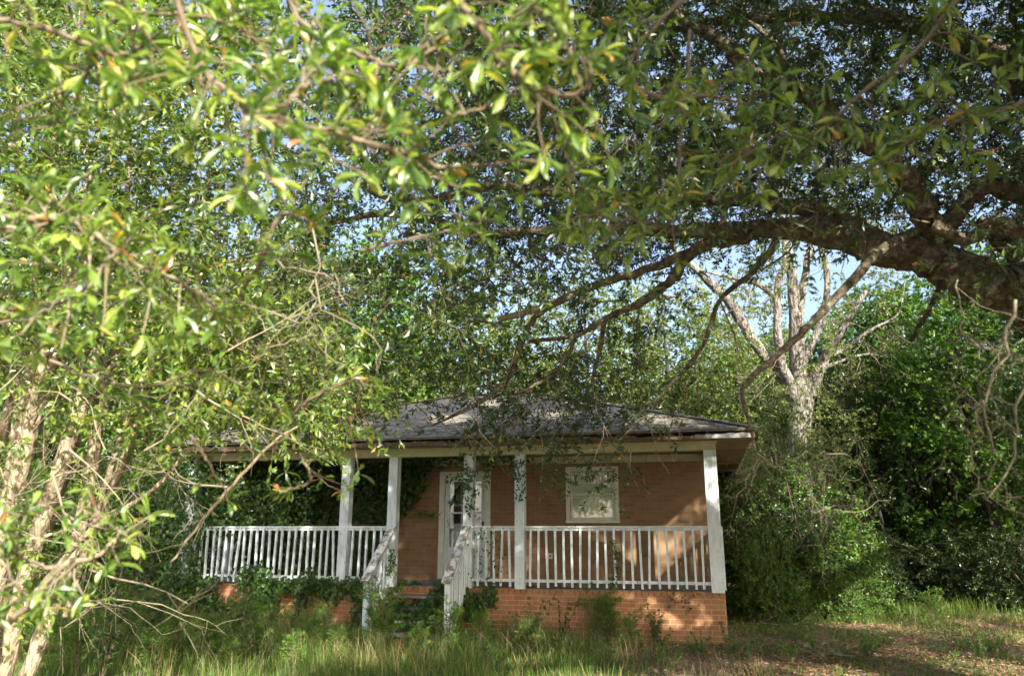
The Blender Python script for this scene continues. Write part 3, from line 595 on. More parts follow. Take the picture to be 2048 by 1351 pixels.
# bare dead twigs hanging from the limbs
def fork(P0, d0, ln, r, depth, tb, bend=.5, grav=-.15, seg=5):
    P = [P0]; d = d0.copy()
    for i in range(seg-1):
        d = nrm(d+rng.normal(0, bend*.35, 3)+np.array([0, 0, grav*.3])); P.append(P[-1]+d*ln/(seg-1))
    P = np.array(P); tb.add(P, np.linspace(r, r*.38, seg), 5)
    if depth > 0:
        for i in range(random.choice([2, 3, 3])):
            j = random.randint(1, seg-1); fork(P[j], nrm(d+rng.normal(0, .65, 3)), ln*random.uniform(.5, .8), r*.5, depth-1, tb, bend, grav, seg)
tb = Tubes()
for px, py, d, dx, dy, ln, r, dep in [(1512, 905, 4.8, 60, 60, .3, .006, 2), (1505, 880, 4.8, -40, 60, .3, .005, 2),
        (1040, 783, 7.4, -30, 60, .5, .008, 3), (865, 850, 7.8, -60, 10, .6, .008, 3), (957, 805, 7.6, 10, 60, .5, .009, 3), (1013, 761, 7.5, -60, 40, .6, .009, 3), (1185, 770, 7.6, 5, 80, .9, .009, 3),
        (1094, 757, 7.4, 30, 80, .7, .009, 3), (900, 830, 7.7, 20, 60, .6, .007, 3), (1250, 850, 7.2, -10, 50, .5, .006, 3), (1050, 683, 7.4, -60, 60, .9, .010, 3), (1150, 671, 7.5, 30, 90, 1.0, .010, 3),
        (1330, 780, 7.1, -30, 60, .7, .008, 3), (1400, 700, 7, 10, 80, .9, .010, 3), (1440, 600, 6.8, 50, 70, .8, .012, 3), (1280, 605, 7.3, -10, 90, 1.1, .012, 3), (1205, 640, 7.4, -60, 70, 1.1, .012, 3),
        (1600, 470, 6.4, -30, 60, .8, .014, 3), (1700, 480, 6.2, 0, 60, .5, .010, 3), (1560, 455, 6.4, -40, -60, .7, .012, 3), (1460, 450, 6.6, -60, -40, .7, .012, 3), (1350, 440, 6.8, -60, 50, .8, .010, 3)]:
    v = nrm(at(px+dx, py+dy, d+rng.normal(0, .2))-at(px, py, d)); fork(at(px, py, d), v, ln*.85, r*.7, min(dep, 2+(random.random() < .4)), tb)
o = link('hanging_twigs', tb.mesh('hanging_twigs', M['twig']), OAK, kind='stuff')
tb = Tubes()
dead = [[(620, 430, 3.6, .010), (640, 520, 3.5, .009), (628, 560, 3.5, .008), (660, 620, 3.5, .007), (730, 660, 3.5, .006), (762, 700, 3.5, .005), (755, 745, 3.5, .003)],
        [(628, 560, 3.5, .008), (625, 640, 3.5, .006), (640, 665, 3.5, .005), (655, 740, 3.5, .003)], [(540, 520, 3.6, .008), (600, 545, 3.5, .007), (670, 560, 3.5, .006), (690, 610, 3.5, .004)],
        [(660, 632, 3.5, .006), (600, 640, 3.6, .006), (520, 700, 3.6, .005), (470, 760, 3.6, .004)], [(640, 665, 3.5, .006), (560, 690, 3.5, .005), (470, 680, 3.6, .004)],
        [(2030, 600, 3.6, .018), (2022, 660, 3.5, .016), (2010, 720, 3.5, .013), (1966, 800, 3.4, .011), (1972, 870, 3.4, .008), (1984, 920, 3.4, .007), (1975, 960, 3.4, .005)],
        [(1966, 800, 3.4, .009), (1950, 850, 3.4, .008), (1942, 930, 3.4, .006), (1958, 975, 3.4, .004), (1940, 1000, 3.4, .003)], [(1966, 800, 3.4, .007), (1930, 815, 3.4, .006), (1890, 850, 3.4, .004)],
        [(2060, 700, 3.3, .014), (2050, 770, 3.3, .013), (2030, 840, 3.3, .012), (2038, 890, 3.3, .011), (2015, 950, 3.3, .009), (1978, 985, 3.3, .008), (1984, 1005, 3.3, .005)],
        [(1972, 720, 3.5, .006), (1930, 670, 3.6, .007), (1920, 630, 3.7, .008), (1915, 560, 3.9, .009)], [(2022, 660, 3.5, .012), (1990, 700, 3.5, .007), (1930, 665, 3.6, .006)],
        [(1512, 905, 4.8, .012), (1560, 940, 4.7, .011), (1600, 960, 4.7, .009), (1625, 990, 4.7, .006), (1640, 1040, 4.7, .004)], [(1560, 940, 4.7, .008), (1590, 915, 4.6, .007), (1640, 905, 4.6, .006), (1700, 912, 4.6, .004)],
        [(1600, 960, 4.7, .007), (1660, 955, 4.6, .006), (1700, 960, 4.6, .004)], [(1512, 905, 4.8, .009), (1505, 960, 4.8, .007), (1490, 1005, 4.8, .004)], [(1530, 920, 4.8, .007), (1480, 985, 4.8, .005), (1450, 995, 4.8, .003)],
        [(1620, 1020, 4.7, .006), (1700, 1020, 4.7, .005), (1780, 1000, 4.7, .003)], [(1750, 985, 4, .006), (1710, 1010, 4, .005), (1640, 1030, 4.2, .003)]]
for P in dead:
    P = limb([(a_, b_, c_, d_*.5) for a_, b_, c_, d_ in P], 14); P[1:-1, :3] += rng.normal(0, .013, (12, 3)); tb.add(P[:, :3], P[:, 3], 6)
    for j in (3, 5, 7, 9, 11, 12):
        fork(P[j, :3], nrm(rng.normal(0, 1, 3)+[0, 0, -.3]), random.uniform(.10, .32), P[j, 3]*.45, 2, tb, .8)
o = link('hanging_twigs', tb.mesh('hanging_twigs', M['dead_twig']), OAK, kind='stuff')

# ---- low boughs of the same oak close to the viewer, with large leaves in rosettes
fore = [
 [(-120, 30, 2.2, .011), (0, 40, 2.2, .010), (100, 57, 2.2, .009), (198, 100, 2.2, .008), (248, 110, 2.2, .007), (300, 80, 2.2, .004)],
 [(198, 102, 2.2, .006), (170, 150, 2.3, .005), (120, 190, 2.4, .004), (110, 250, 2.5, .003)],
 [(330, -60, 2.1, .009), (370, 60, 2.1, .008), (418, 148, 2.05, .007), (474, 196, 2.0, .007), (511, 237, 2.0, .007), (589, 248, 2.0, .008), (700, 278, 2.0, .008), (815, 307, 2.1, .008), (880, 335, 2.2, .007), (960, 330, 2.3, .005), (1060, 325, 2.4, .004), (1150, 350, 2.5, .003)],
 [(860, -80, 2.0, .011), (960, 60, 2.0, .010), (1022, 141, 2.0, .010), (1074, 178, 2.0, .009), (1166, 185, 2.0, .006), (1180, 120, 2.0, .003)],
 [(1074, 178, 2.0, .006), (1000, 200, 2.05, .005), (900, 230, 2.1, .004), (840, 180, 2.1, .003)],
 [(560, -60, 2.2, .009), (600, 40, 2.2, .008), (720, 110, 2.2, .007), (800, 130, 2.1, .006), (880, 90, 2.1, .004)],
 [(60, -40, 2.6, .008), (250, 20, 2.5, .007), (430, 40, 2.4, .006), (520, 90, 2.4, .004)],
 [(1166, 185, 2.0, .005), (1120, 60, 2.0, .004), (1060, 10, 2.0, .003)],
 [(560, 240, 2.0, .005), (600, 180, 2.0, .004), (680, 150, 2.0, .003)],
 [(1440, -60, 2.8, .010), (1300, 60, 2.8, .009), (1260, 150, 2.7, .008), (1330, 200, 2.7, .007), (1420, 190, 2.7, .006), (1500, 210, 2.7, .004)],
 [(1980, -80, 2.9, .010), (1850, 80, 2.9, .009), (1720, 190, 2.8, .008), (1640, 260, 2.8, .007), (1560, 290, 2.8, .005), (1470, 300, 2.8, .004)],
 [(2150, 150, 3.0, .010), (1980, 230, 2.9, .008), (1860, 250, 2.9, .006), (1760, 330, 2.9, .004)],
 [(1380, 60, 3.0, .007), (1360, 330, 3.0, .007), (1330, 420, 3.0, .006), (1270, 440, 3.0, .005), (1180, 430, 3.0, .003)],
 [(-80, 440, 2.4, .011), (90, 437, 2.3, .010), (160, 452, 2.3, .009), (220, 490, 2.3, .008), (290, 540, 2.35, .007), (380, 570, 2.4, .005), (450, 640, 2.5, .003)],
 [(-80, 455, 2.3, .008), (60, 456, 2.3, .007), (100, 440, 2.3, .005)],
 [(230, 500, 2.3, .006), (180, 560, 2.3, .005), (120, 600, 2.3, .004), (60, 640, 2.3, .003)],
 [(-60, 1290, 2.7, .013), (40, 1225, 2.6, .012), (130, 1130, 2.6, .010), (190, 1115, 2.6, .007), (260, 1070, 2.7, .004)],
 [(95, 1165, 2.6, .009), (60, 1200, 2.6, .006), (20, 1150, 2.5, .005), (-20, 1060, 2.5, .004)],
 [(130, 1135, 2.6, .008), (60, 1125, 2.6, .006), (10, 1070, 2.5, .004)], [(200, 1110, 2.6, .006), (240, 1060, 2.6, .005), (190, 1020, 2.6, .003)],
 [(340, 1125, 4.6, .006), (430, 1010, 4.8, .011), (540, 890, 5, .011), (600, 850, 5.1, .008)], [(380, 870, 3.2, .008), (420, 930, 3.2, .006), (460, 1000, 3.2, .004)],
 [(480, 600, 2.6, .008), (520, 520, 2.5, .008), (560, 430, 2.5, .006), (600, 440, 2.4, .004)], [(-60, 600, 2.6, .008), (60, 620, 2.6, .007), (200, 560, 2.5, .005), (270, 470, 2.5, .003)],
 [(720, 500, 2.8, .007), (860, 470, 2.8, .006), (980, 440, 2.8, .004)], [(560, 860, 3.6, .008), (620, 800, 3.5, .008), (720, 760, 3.5, .005), (700, 860, 3.5, .003)],
 [(600, 905, 3.8, .007), (620, 960, 3.8, .008), (560, 985, 3.8, .006)], [(100, 720, 3, .007), (200, 760, 3, .006), (300, 770, 3, .005), (420, 740, 3, .004), (520, 800, 3.2, .003)],
]
nb = thing_b = OAK
fb = []
ros = []
for i, c in enumerate(fore):
    P = limb(c, 26); P[1:-1, :3] += rng.normal(0, .004, (24, 3)); t = Tubes(); t.add(P[:, :3], P[:, 3]*(1+rng.normal(0, .08, 26)), 7)
    L = np.linalg.norm(np.diff(P[:, :3], axis=0), axis=1).sum(); k = int(L*(40 if i < 16 else 16))+2
    if i in (20,): k = 0
    if i in (21, 4): k = 3
    for j in range(k):
        q = int(rng.integers(3, 26)); b = P[q, :3]; tang = nrm(P[min(q+1, 25), :3]-P[q-1, :3])
        d = nrm(rng.normal(0, .75, 3)+tang*.55); ln = random.uniform(.05, .24)
        mid = b+d*ln*.5+rng.normal(0, .012, 3); e = b+d*ln+np.array([0, 0, -.05*ln])
        t.add(np.array([b, mid, e]), np.array([.0032, .0027, .002]), 5); ros.append((e, nrm(e-mid), i))
    ros.append((P[-1, :3], nrm(P[-1, :3]-P[-2, :3]), i))
    fb.append(link('near_bough', t.mesh('near_bough', M['dead_twig'] if 13 <= i < 20 else M['twig'], .04), OAK))
LP = []
for e, d, i in ros:
    for q in range(random.randint(5, 8)):
        dl = nrm(d*.45+rnd3(1)[0]*.95+[0, 0, -.05]); nn = nrm(rnd3(1)[0]*.6+[0, 0, .8]); ln = random.uniform(.045, .088); LP.append((e+dl*.004-d*random.uniform(0, .02), dl, nn, ln, random.uniform(.015, .025), i))
ls = np.array([l[3] for l in LP]); pp = np.array([l[0] for l in LP]); px, py, z = proj(pp)
vis = (px > -40) & (px < 2090) & (py > -40) & (py < 1390)
order = np.argsort(-(ls/z)*vis); big = order[:300]; rest = order[300:]
lvs = [0.1, .3, .5, .62, .75, .85, .9, .94, .45, .3, .7, .8, .2, .55, .65, .72, .4, .88, .965, .5]; lme = []
for v in lvs:
    V, Fa, lv = leaf_arrays(np.zeros((1, 3)), np.array([[0, 1., 0]]), np.array([[0, 0, 1.]]), np.array([1.]), np.array([.26+.09*random.random()]), 'o', np.array([v]))
    lme.append(mesh_np('leaf', V, Fa, M['near_leaf'], lv, smooth=False))
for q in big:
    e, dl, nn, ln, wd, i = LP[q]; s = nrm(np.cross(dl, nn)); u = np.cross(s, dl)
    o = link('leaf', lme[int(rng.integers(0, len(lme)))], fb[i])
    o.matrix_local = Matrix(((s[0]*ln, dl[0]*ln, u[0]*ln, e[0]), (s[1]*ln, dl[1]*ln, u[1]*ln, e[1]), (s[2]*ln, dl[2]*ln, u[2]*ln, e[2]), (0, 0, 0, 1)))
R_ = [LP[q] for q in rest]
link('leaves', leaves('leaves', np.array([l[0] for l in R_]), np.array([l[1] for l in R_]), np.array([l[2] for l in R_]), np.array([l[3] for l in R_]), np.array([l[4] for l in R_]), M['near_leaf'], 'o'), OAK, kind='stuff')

# ------------------------------------------------------------------ crape myrtles on the left
def stems_tree(root, stems, bark, rough=.03, sides=9, name='stem'):
    ns = []
    for c, n in stems:
        P = limb(c, n) if len(c[0]) == 4 else smooth_line(c, n); P[1:-1, :3] += rng.normal(0, 1, (len(P)-2, 3))*np.minimum(P[1:-1, 3:4]*.12, .01)
        t = Tubes(); t.add(P[:, :3], P[:, 3], sides); link(name, t.mesh(name, M[bark], rough), root); ns.append(P)
    return ns
def gp(px, d):     # ground point under a pixel column
    p = at(px, 1068, d); return np.array([p[0], p[1], gz(p[0], p[1])])
g1 = gp(20, 7.0)
MY = thing('crape_myrtle', 'multi-stemmed crape myrtle with smooth tan peeling trunks leaning right at the left of the yard', 'tree', tuple(g1))
ms = stems_tree(MY, [
 ([(-10, 1420, 6.8, 0.0800), (40, 1190, 6.8, 0.0760), (110, 960, 6.8, 0.0720), (165, 800, 6.9, 0.0680), (215, 640, 7, 0.0640), (265, 520, 7.1, 0.0480), (320, 430, 7.3, 0.0360), (380, 320, 7.6, 0.0240), (420, 200, 8, 0.0144), (440, 60, 8.2, 0.0080)], 40),
 ([(20, 1430, 6.9, 0.0720), (120, 1180, 7.0, 0.0640), (175, 990, 7.1, 0.0600), (195, 820, 7.2, 0.0560), (235, 690, 7.3, 0.0520), (258, 560, 7.4, 0.0400), (250, 440, 7.6, 0.0320), (260, 300, 7.8, 0.0240), (250, 120, 8, 0.0144), (270, -40, 8, 0.0080)], 40),
 ([(-50, 1430, 6.6, 0.0800), (0, 1120, 6.5, 0.0736), (50, 900, 6.5, 0.0680), (100, 730, 6.6, 0.0640), (150, 600, 6.7, 0.0480), (185, 480, 6.8, 0.0360), (180, 330, 7, 0.0280), (150, 180, 7.2, 0.0160), (160, 20, 7.2, 0.0096)], 40),
 ([(-30, 1430, 7.0, .075), (60, 1150, 7.1, .07), (140, 900, 7.2, .062), (165, 740, 7.3, .056), (190, 620, 7.4, .048), (215, 500, 7.5, .04), (205, 380, 7.6, .03), (230, 230, 7.7, .02), (220, 60, 7.8, .01)], 40),
 ([(-40, 1300, 6.7, .07), (10, 1020, 6.7, .065), (45, 820, 6.8, .06), (90, 640, 6.9, .05), (115, 520, 7, .042), (100, 380, 7, .034), (110, 240, 7.1, .022), (90, 80, 7.2, .012)], 40),
 ([(60, 1300, 7.2, .05), (170, 1080, 7.2, .046), (255, 900, 7.2, .042), (300, 770, 7.3, .036), (330, 690, 7.3, .028), (400, 560, 7.4, .018), (450, 480, 7.5, .008)], 30),
 ([(130, 1230, 7.0, 0.0280), (190, 1040, 6.9, 0.0280), (240, 880, 6.8, 0.0256), (290, 740, 6.8, 0.0224), (340, 640, 6.9, 0.0176), (372, 560, 7, 0.0128), (440, 440, 7.2, 0.0064)], 26),
 ([(60, 1200, 6.7, 0.0240), (180, 1060, 6.5, 0.0240), (300, 985, 6.3, 0.0200), (380, 900, 6.2, 0.0160), (440, 870, 6.1, 0.0096)], 20),
 ([(165, 800, 6.9, 0.0240), (260, 690, 6.6, 0.0224), (330, 600, 6.5, 0.0192), (420, 540, 6.4, 0.0128), (540, 500, 6.4, 0.0064)], 20),
 ([(60, 860, 6.5, 0.0320), (90, 700, 6.3, 0.0320), (150, 560, 6.2, 0.0280), (220, 470, 6.2, 0.0224), (330, 420, 6.2, 0.0160), (470, 400, 6.3, 0.0080)], 24)], 'myrtle_bark')
g2 = gp(-120, 9)
MY2 = thing('crape_myrtle', 'taller pale-trunked crape myrtle rising straight to the sky at the far left edge', 'tree', tuple(g2))
ms2 = stems_tree(MY2, [
 ([(-150, 1300, 8.6, 0.0960), (-70, 1000, 8.6, 0.0880), (-10, 760, 8.6, 0.0800), (30, 560, 8.7, 0.0720), (45, 400, 8.8, 0.0640), (30, 250, 8.8, 0.0600), (18, 120, 8.8, 0.0480), (30, 0, 8.8, 0.0320)], 34),
 ([(-120, 1300, 8.6, 0.0800), (-20, 960, 8.7, 0.0720), (30, 780, 8.8, 0.0640), (70, 640, 9, 0.0560), (75, 480, 9, 0.0480), (85, 340, 9, 0.0440), (100, 250, 9, 0.0320), (140, 120, 9, 0.0160)], 34),
 ([(-60, 1260, 8.6, 0.0640), (20, 1000, 8.6, 0.0600), (80, 820, 8.6, 0.0560), (110, 650, 8.7, 0.0480), (130, 500, 8.8, 0.0400), (135, 330, 9, 0.0320), (125, 190, 9, 0.0240)], 30),
 ([(75, 480, 9, 0.0320), (120, 420, 9, 0.0320), (175, 370, 9.1, 0.0240), (200, 260, 9.1, 0.0160)], 12)], 'myrtle_bark')
def boxtips(n, regs, dmin, dmax, cl=1.2):
    """tips inside a real slab of air; regs = (px0,px1,py0,py1,weight)"""
    out = []
    ws = np.array([r[4]*(r[1]-r[0])*(r[3]-r[2]) for r in regs]); ws = ws/ws.sum()
    for r, w_ in zip(regs, ws):
        k = int(n*w_); px = rng.uniform(r[0], r[1], k*2); py = rng.uniform(r[2], r[3], k*2); d = rng.uniform(dmin, dmax, k*2)
        P = np.array([at(a, b, c) for a, b, c in zip(px, py, d)]); v = np.sin(P[:, 0]*2.6+P[:, 2]*1.5)*np.sin(P[:, 2]*2.9+P[:, 1])+rng.normal(0, .5, len(P))
        out.append(P[np.argsort(-v*cl+rng.normal(0, .8, len(P)))][:k])
    return np.concatenate(out)
mt = boxtips(900, [(-200, 520, -150, 520, .7), (-100, 600, 520, 700, .9), (250, 700, 660, 860, 1.3), (-150, 220, 700, 1200, .2)], 5.4, 8.6)
grow(np.concatenate([m_[8:] for m_ in ms]), mt, 'twig', 'myrtle_leaf', MY, 5, 12, .38, .07, .032, attach_kw=dict(k0=.005, k1=.006, rmax=.02))
mt = boxtips(330, [(-250, 330, -150, 400, .7), (-200, 300, 400, 700, .4), (-150, 200, 700, 1150, .3)], 7.8, 10.5)
grow(np.concatenate([m_[8:] for m_ in ms2]), mt, 'twig', 'myrtle_leaf', MY2, 5, 12, .40, .07, .032, attach_kw=dict(k0=.005, k1=.006, rmax=.02))
# tangle of bare tan twigs between the myrtle stems
tb = Tubes()
for i in range(44):
    px = random.uniform(-20, 520); py = random.uniform(520, 980) if px > 200 else random.uniform(700, 1250); P0 = at(px, py, random.uniform(4.6, 7)); fork(P0, nrm(rng.normal(0, 1, 3)*[1, .5, .5]+[.5, 0, .1]), random.uniform(.4, .9), random.uniform(.005, .010), 2, tb)
link('bare_twigs', tb.mesh('bare_twigs', M['dead_twig']), MY, kind='stuff')

# ------------------------------------------------------------------ grey many-stemmed tree behind the house
gg = gp(1610, 19.5)
GT = thing('dying_tree', 'old grey tree with bare upright limbs forking behind the right end of the house', 'tree', tuple(gg))
d = 19.5
gs = stems_tree(GT, [
 ([(1612, 1290, d, 0.3588), (1606, 1100, d, 0.2886), (1602, 950, d, 0.2652), (1600, 850, d, 0.2808), (1608, 780, d, 0.3120)], 18)], 'grey_bark', .05, 14, 'trunk')
gs += stems_tree(GT, [
 ([(1600, 800, d, 0.2340), (1560, 745, d, 0.1716), (1520, 700, d, 0.1404), (1490, 655, d, 0.1326), (1455, 600, d-.2, 0.1248), (1415, 560, d-.3, 0.1014), (1370, 520, d-.4, 0.0780), (1330, 480, d, 0.0468)], 22),
 ([(1605, 800, d, 0.2652), (1595, 720, d, 0.2106), (1592, 640, d, 0.1872), (1585, 560, d, 0.1326), (1572, 480, d, 0.1014), (1560, 400, d, 0.0780), (1550, 300, d, 0.0468)], 22),
 ([(1595, 660, d, 0.1248), (1605, 580, d, 0.1014), (1618, 510, d, 0.0858), (1640, 430, d, 0.0624), (1650, 330, d, 0.0390)], 16),
 ([(1590, 790, d, 0.1560), (1562, 720, d-.3, 0.1248), (1555, 640, d-.4, 0.1014), (1556, 570, d-.4, 0.0936), (1570, 520, d-.4, 0.0780), (1566, 440, d, 0.0624)], 20),
 ([(1620, 790, d, 0.2028), (1640, 735, d, 0.1404), (1665, 690, d-.1, 0.0936), (1695, 640, d-.2, 0.0702), (1720, 600, d-.3, 0.0624), (1732, 582, d-.3, 0.0546)], 18),
 ([(1600, 740, d+.3, 0.1092), (1640, 650, d+.3, 0.0936), (1655, 560, d+.3, 0.0780), (1640, 480, d+.4, 0.0702), (1650, 400, d, 0.0468)], 16),
 ([(1650, 715, d, 0.0780), (1700, 690, d, 0.0546), (1740, 660, d, 0.0390), (1780, 640, d, 0.0312), (1800, 620, d, 0.0234), (1810, 560, d, 0.0117)], 16),
 ([(1556, 600, d-.4, 0.0702), (1520, 570, d-.4, 0.0624), (1480, 560, d-.4, 0.0468), (1400, 540, d-.5, 0.0234)], 12),
 ([(1640, 740, d, 0.0546), (1700, 715, d, 0.0390), (1750, 705, d, 0.0156)], 10)], 'grey_bark', .04, 10, 'limb')
mt = boxtips(280, [(1400, 1560, 480, 700, .8), (1640, 1800, 450, 700, .8), (1480, 1740, 730, 1000, 1.5), (1300, 1800, 250, 480, .8)], 17.6, 20.5)
grow(np.concatenate(gs[1:]), mt, 'twig', 'pale_leaf', GT, 5, 14, .5, .09, .045, attach_kw=dict(k0=.012, k1=.012, rmax=.04), tr=.004)
tb = Tubes()
for i in range(34):
    P = gs[int(rng.integers(1, len(gs)))]; j = int(rng.integers(2, len(P))); fork(P[j, :3], nrm(rng.normal(0, 1, 3)), random.uniform(.5, 1.1), .014, 2, tb)
link('dead_twigs', tb.mesh('dead_twigs', M['dead_twig']), GT, kind='stuff')

# ------------------------------------------------------------------ woods: four kinds of tree, copied
def proto_tree(h, cr, leafm, ntips, seed, low=.12, ll=.135, lw=.09, nl=14, nt=4, lean=.0, bark='wood_bark', tr=.16):
    global rng
    P = smooth_line([[0, 0, -.3, tr*1.2], [.05, .05, h*.25, tr*.9], [lean*.4, -.1, h*.55, tr*.6], [lean, .1, h*.85, .02]], 16)
    t = Tubes(); t.add(P[:, :3], P[:, 3], 8); me_t = t.mesh('trunk', M[bark], .04)
    out = []; k = 0
    while k < ntips:
        Q = rng.uniform([-cr, -cr, h*low], [cr, cr, h*1.03], (3000, 3)); f = (Q[:, 2]-h*low)/(h*(1.03-low)); rad = cr*np.interp(f, [0, .2, .5, .8, 1], [.75, .95, 1, .75, .15])
        R = np.hypot(Q[:, 0], Q[:, 1])/rad; ang = np.arctan2(Q[:, 1], Q[:, 0])
        lump = np.sin(ang*3+f*7+seed)*.5+np.sin(ang*5-f*11+seed*2)*.35+np.sin(Q[:, 2]*2.3+ang*2)*.35
        ok = (R < .84+.16*lump) & (rng.random(len(Q)) < np.clip(.15+.9*R, 0, 1)) & (lump+rng.normal(0, .5, len(Q)) > -.35)
        out.append(Q[ok]); k += ok.sum()
    tips = np.concatenate(out)[:ntips]
    br = attach(P[3:], tips, droop=.1, k0=.012, k1=.012, rmax=.07, seg=4); tb = Tubes(); tp = []; dr = []
    for p_, r_ in br: tb.add(p_, r_, 4); tp.append(p_[-1]); dr.append(p_[-1]-p_[-2]+p_[-1]*[.15, .15, 0])
    a = sprays(np.array(tp), nrm(np.array(dr)), nt, nl, .55, ll, lw, None, droop=.15, flat=1.0)
    return [('trunk', me_t), ('branches', tb.mesh('branches', M[bark])), ('crown', leaves('crown', *a, M[leafm], 'q'))]
KT = {'a': proto_tree(11, 3.0, 'wood_leaf', 430, 1.0, .10), 'b': proto_tree(13, 3.3, 'pale_leaf', 440, 2.3, .14), 'c': proto_tree(9, 2.6, 'wood_leaf', 380, 4.1, .06, lean=.5), 'd': proto_tree(12, 2.9, 'dark_leaf', 400, 5.7, .25, lean=-.4, tr=.2)}
def plant(kind, px, d, sc, name, label, cat='tree', group=None, zs=1.0, protos=KT):
    g = gp(px, d); e = thing(name, label, cat, tuple(g), group); e.rotation_euler = (0, 0, random.uniform(0, 6.28)); e.scale = (sc, sc, sc*zs)
    for nm, me_ in protos[kind]:
        o = bpy.data.objects.new(nm, me_); C.objects.link(o); o.parent = e
    return e
for a in [
 ('a', 900, 31, 1.12, 'far_tree', 'tall green tree behind and above the roof ridge'), ('b', 1230, 30, 1.0, 'far_tree', 'tall pale tree above the right roof slope'), ('c', 540, 28, 1.5, 'far_tree', 'tall tree behind the left end of the roof'), ('a', 740, 27, 1.15, 'far_tree', 'broad green tree standing over the left roof slope'), ('b', 1420, 31, .92, 'far_tree', 'pale tree far behind the grey tree, seen between its left limbs'),
 ('b', 980, 27, .95, 'broadleaf_tree', 'pale yellow-green tree directly behind the roof ridge'),
 ('b', 1180, 25, .88, 'broadleaf_tree', 'sunlit olive tree behind the right half of the roof, left of the bare grey tree'),
 ('b', 1350, 24, .82, 'broadleaf_tree', 'sunlit yellow-green tree just left of the bare grey tree'),
 ('c', 1470, 27, 1.0, 'broadleaf_tree', 'pale tree in the gap behind the grey tree\'s left limb'),
 ('b', 820, 26, 1.0, 'broadleaf_tree', 'light green tree behind the left slope of the roof'),
 ('c', 640, 23, 1.3, 'broadleaf_tree', 'light green tree rising over the left end of the roof'),
 ('b', 440, 22, .95, 'broadleaf_tree', 'olive-leaved tree behind the left corner of the porch'),
 ('b', 260, 20, .88, 'broadleaf_tree', 'bushy tree seen between the crape myrtle stems'),
 ('c', 60, 19, 1.1, 'broadleaf_tree', 'green tree low behind the left edge crape myrtle'),
 ('d', -120, 21, .9, 'broadleaf_tree', 'dark tree at the outermost left behind the yard'),
 ('a', 1720, 25, .88, 'maple_tree', 'bright green maple at the edge of the woods right of the grey tree'),
 ('a', 1850, 21, .82, 'maple_tree', 'full dark green maple in the middle of the right-hand woods'),
 ('c', 1990, 19, 1.02, 'maple_tree', 'green maple nearest the right edge of the view'),
 ('d', 2330, 13.5, .85, 'woodland_tree', 'shaded tree whose outermost leaves show at the upper right edge'), ('a', 2420, 16, .9, 'woodland_tree', 'green tree mostly beyond the right edge of the view'), ('d', 1690, 22.5, .62, 'woodland_tree', 'small shaded tree right of the grey trunk'), ('b', 1500, 24, .8, 'broadleaf_tree', 'olive tree filling the space left of the grey trunk'),
 ('d', 1780, 21, .72, 'woodland_tree', 'shaded small tree in front of the bright maple'), ('d', 2120, 20, .85, 'maple_tree', 'shaded tree cut by the right edge of the view'),
 ('a', 1650, 30, .95, 'maple_tree', 'tall green tree far back between the grey trunk and the maple'),
 ('d', 1800, 28, .95, 'dark_tree', 'shaded tree deep in the right-hand woods behind the bright maple'),
 ('d', 1930, 26, .95, 'dark_tree', 'shaded tree deep in the woods behind the full maple'),
 ('d', 2060, 27, 1.0, 'dark_tree', 'tall shaded tree deep in the woods by the right edge'),
 ('d', 1550, 33, .9, 'dark_tree', 'far tree filling the gap behind the grey trunk'),
 ('b', 1090, 36, .85, 'far_tree', 'farthest pale tree over the ridge of the roof'),
 ('d', 720, 33, .9, 'far_tree', 'far dark tree behind the left roof slope'),
 ('d', 360, 30, .85, 'far_tree', 'far dark tree beyond the left corner of the porch'),
 ('d', 160, 29, .8, 'far_tree', 'far dark tree behind the left myrtle stems'),
]: plant(*a[:4], a[4], a[5])
# bare sapling trunks in the dark of the woods
for i, (px, d, r, hh, lb) in enumerate([(1816, 21, .045, 5.5, 'thin dark sapling trunk left of the paired trunks in the woods'), (1868, 20.5, .10, 6.5, 'left trunk of the dark pair in the right-hand woods'), (1918, 20, .12, 7, 'thickest dark trunk in the right-hand woods, right of the pair'), (1985, 18.2, .05, 6, 'slim trunk near the right edge of the woods'), (1760, 19.5, .05, 5, 'slim trunk in the shade just right of the big shrub'), (1838, 20, .06, 6, 'thin trunk half hidden behind the paired trunks'), (2022, 18.5, .06, 6, 'last slim trunk before the right edge of the view')]):
    g = gp(px, d); tr_ = thing('young_tree', lb, 'tree', tuple(g)); P = smooth_line([[g[0], g[1], -.2, r*1.2], [g[0]+rng.normal(0, .12), g[1], hh*.4, r], [g[0]+rng.normal(0, .3), g[1]+.1, hh, r*.35]], 14)
    t = Tubes(); t.add(P[:, :3], P[:, 3], 8); link('trunk', t.mesh('trunk', M['wood_bark'], .05), tr_)
    tb = Tubes()
    for j in range(8):
        q = int(rng.integers(4, 14)); fork(P[q, :3], nrm(rng.normal(0, 1, 3)+[0, 0, .4]), random.uniform(.6, 1.3), r*.3, 1, tb, grav=.1)
    link('branches', tb.mesh('branches', M['wood_bark']), tr_)
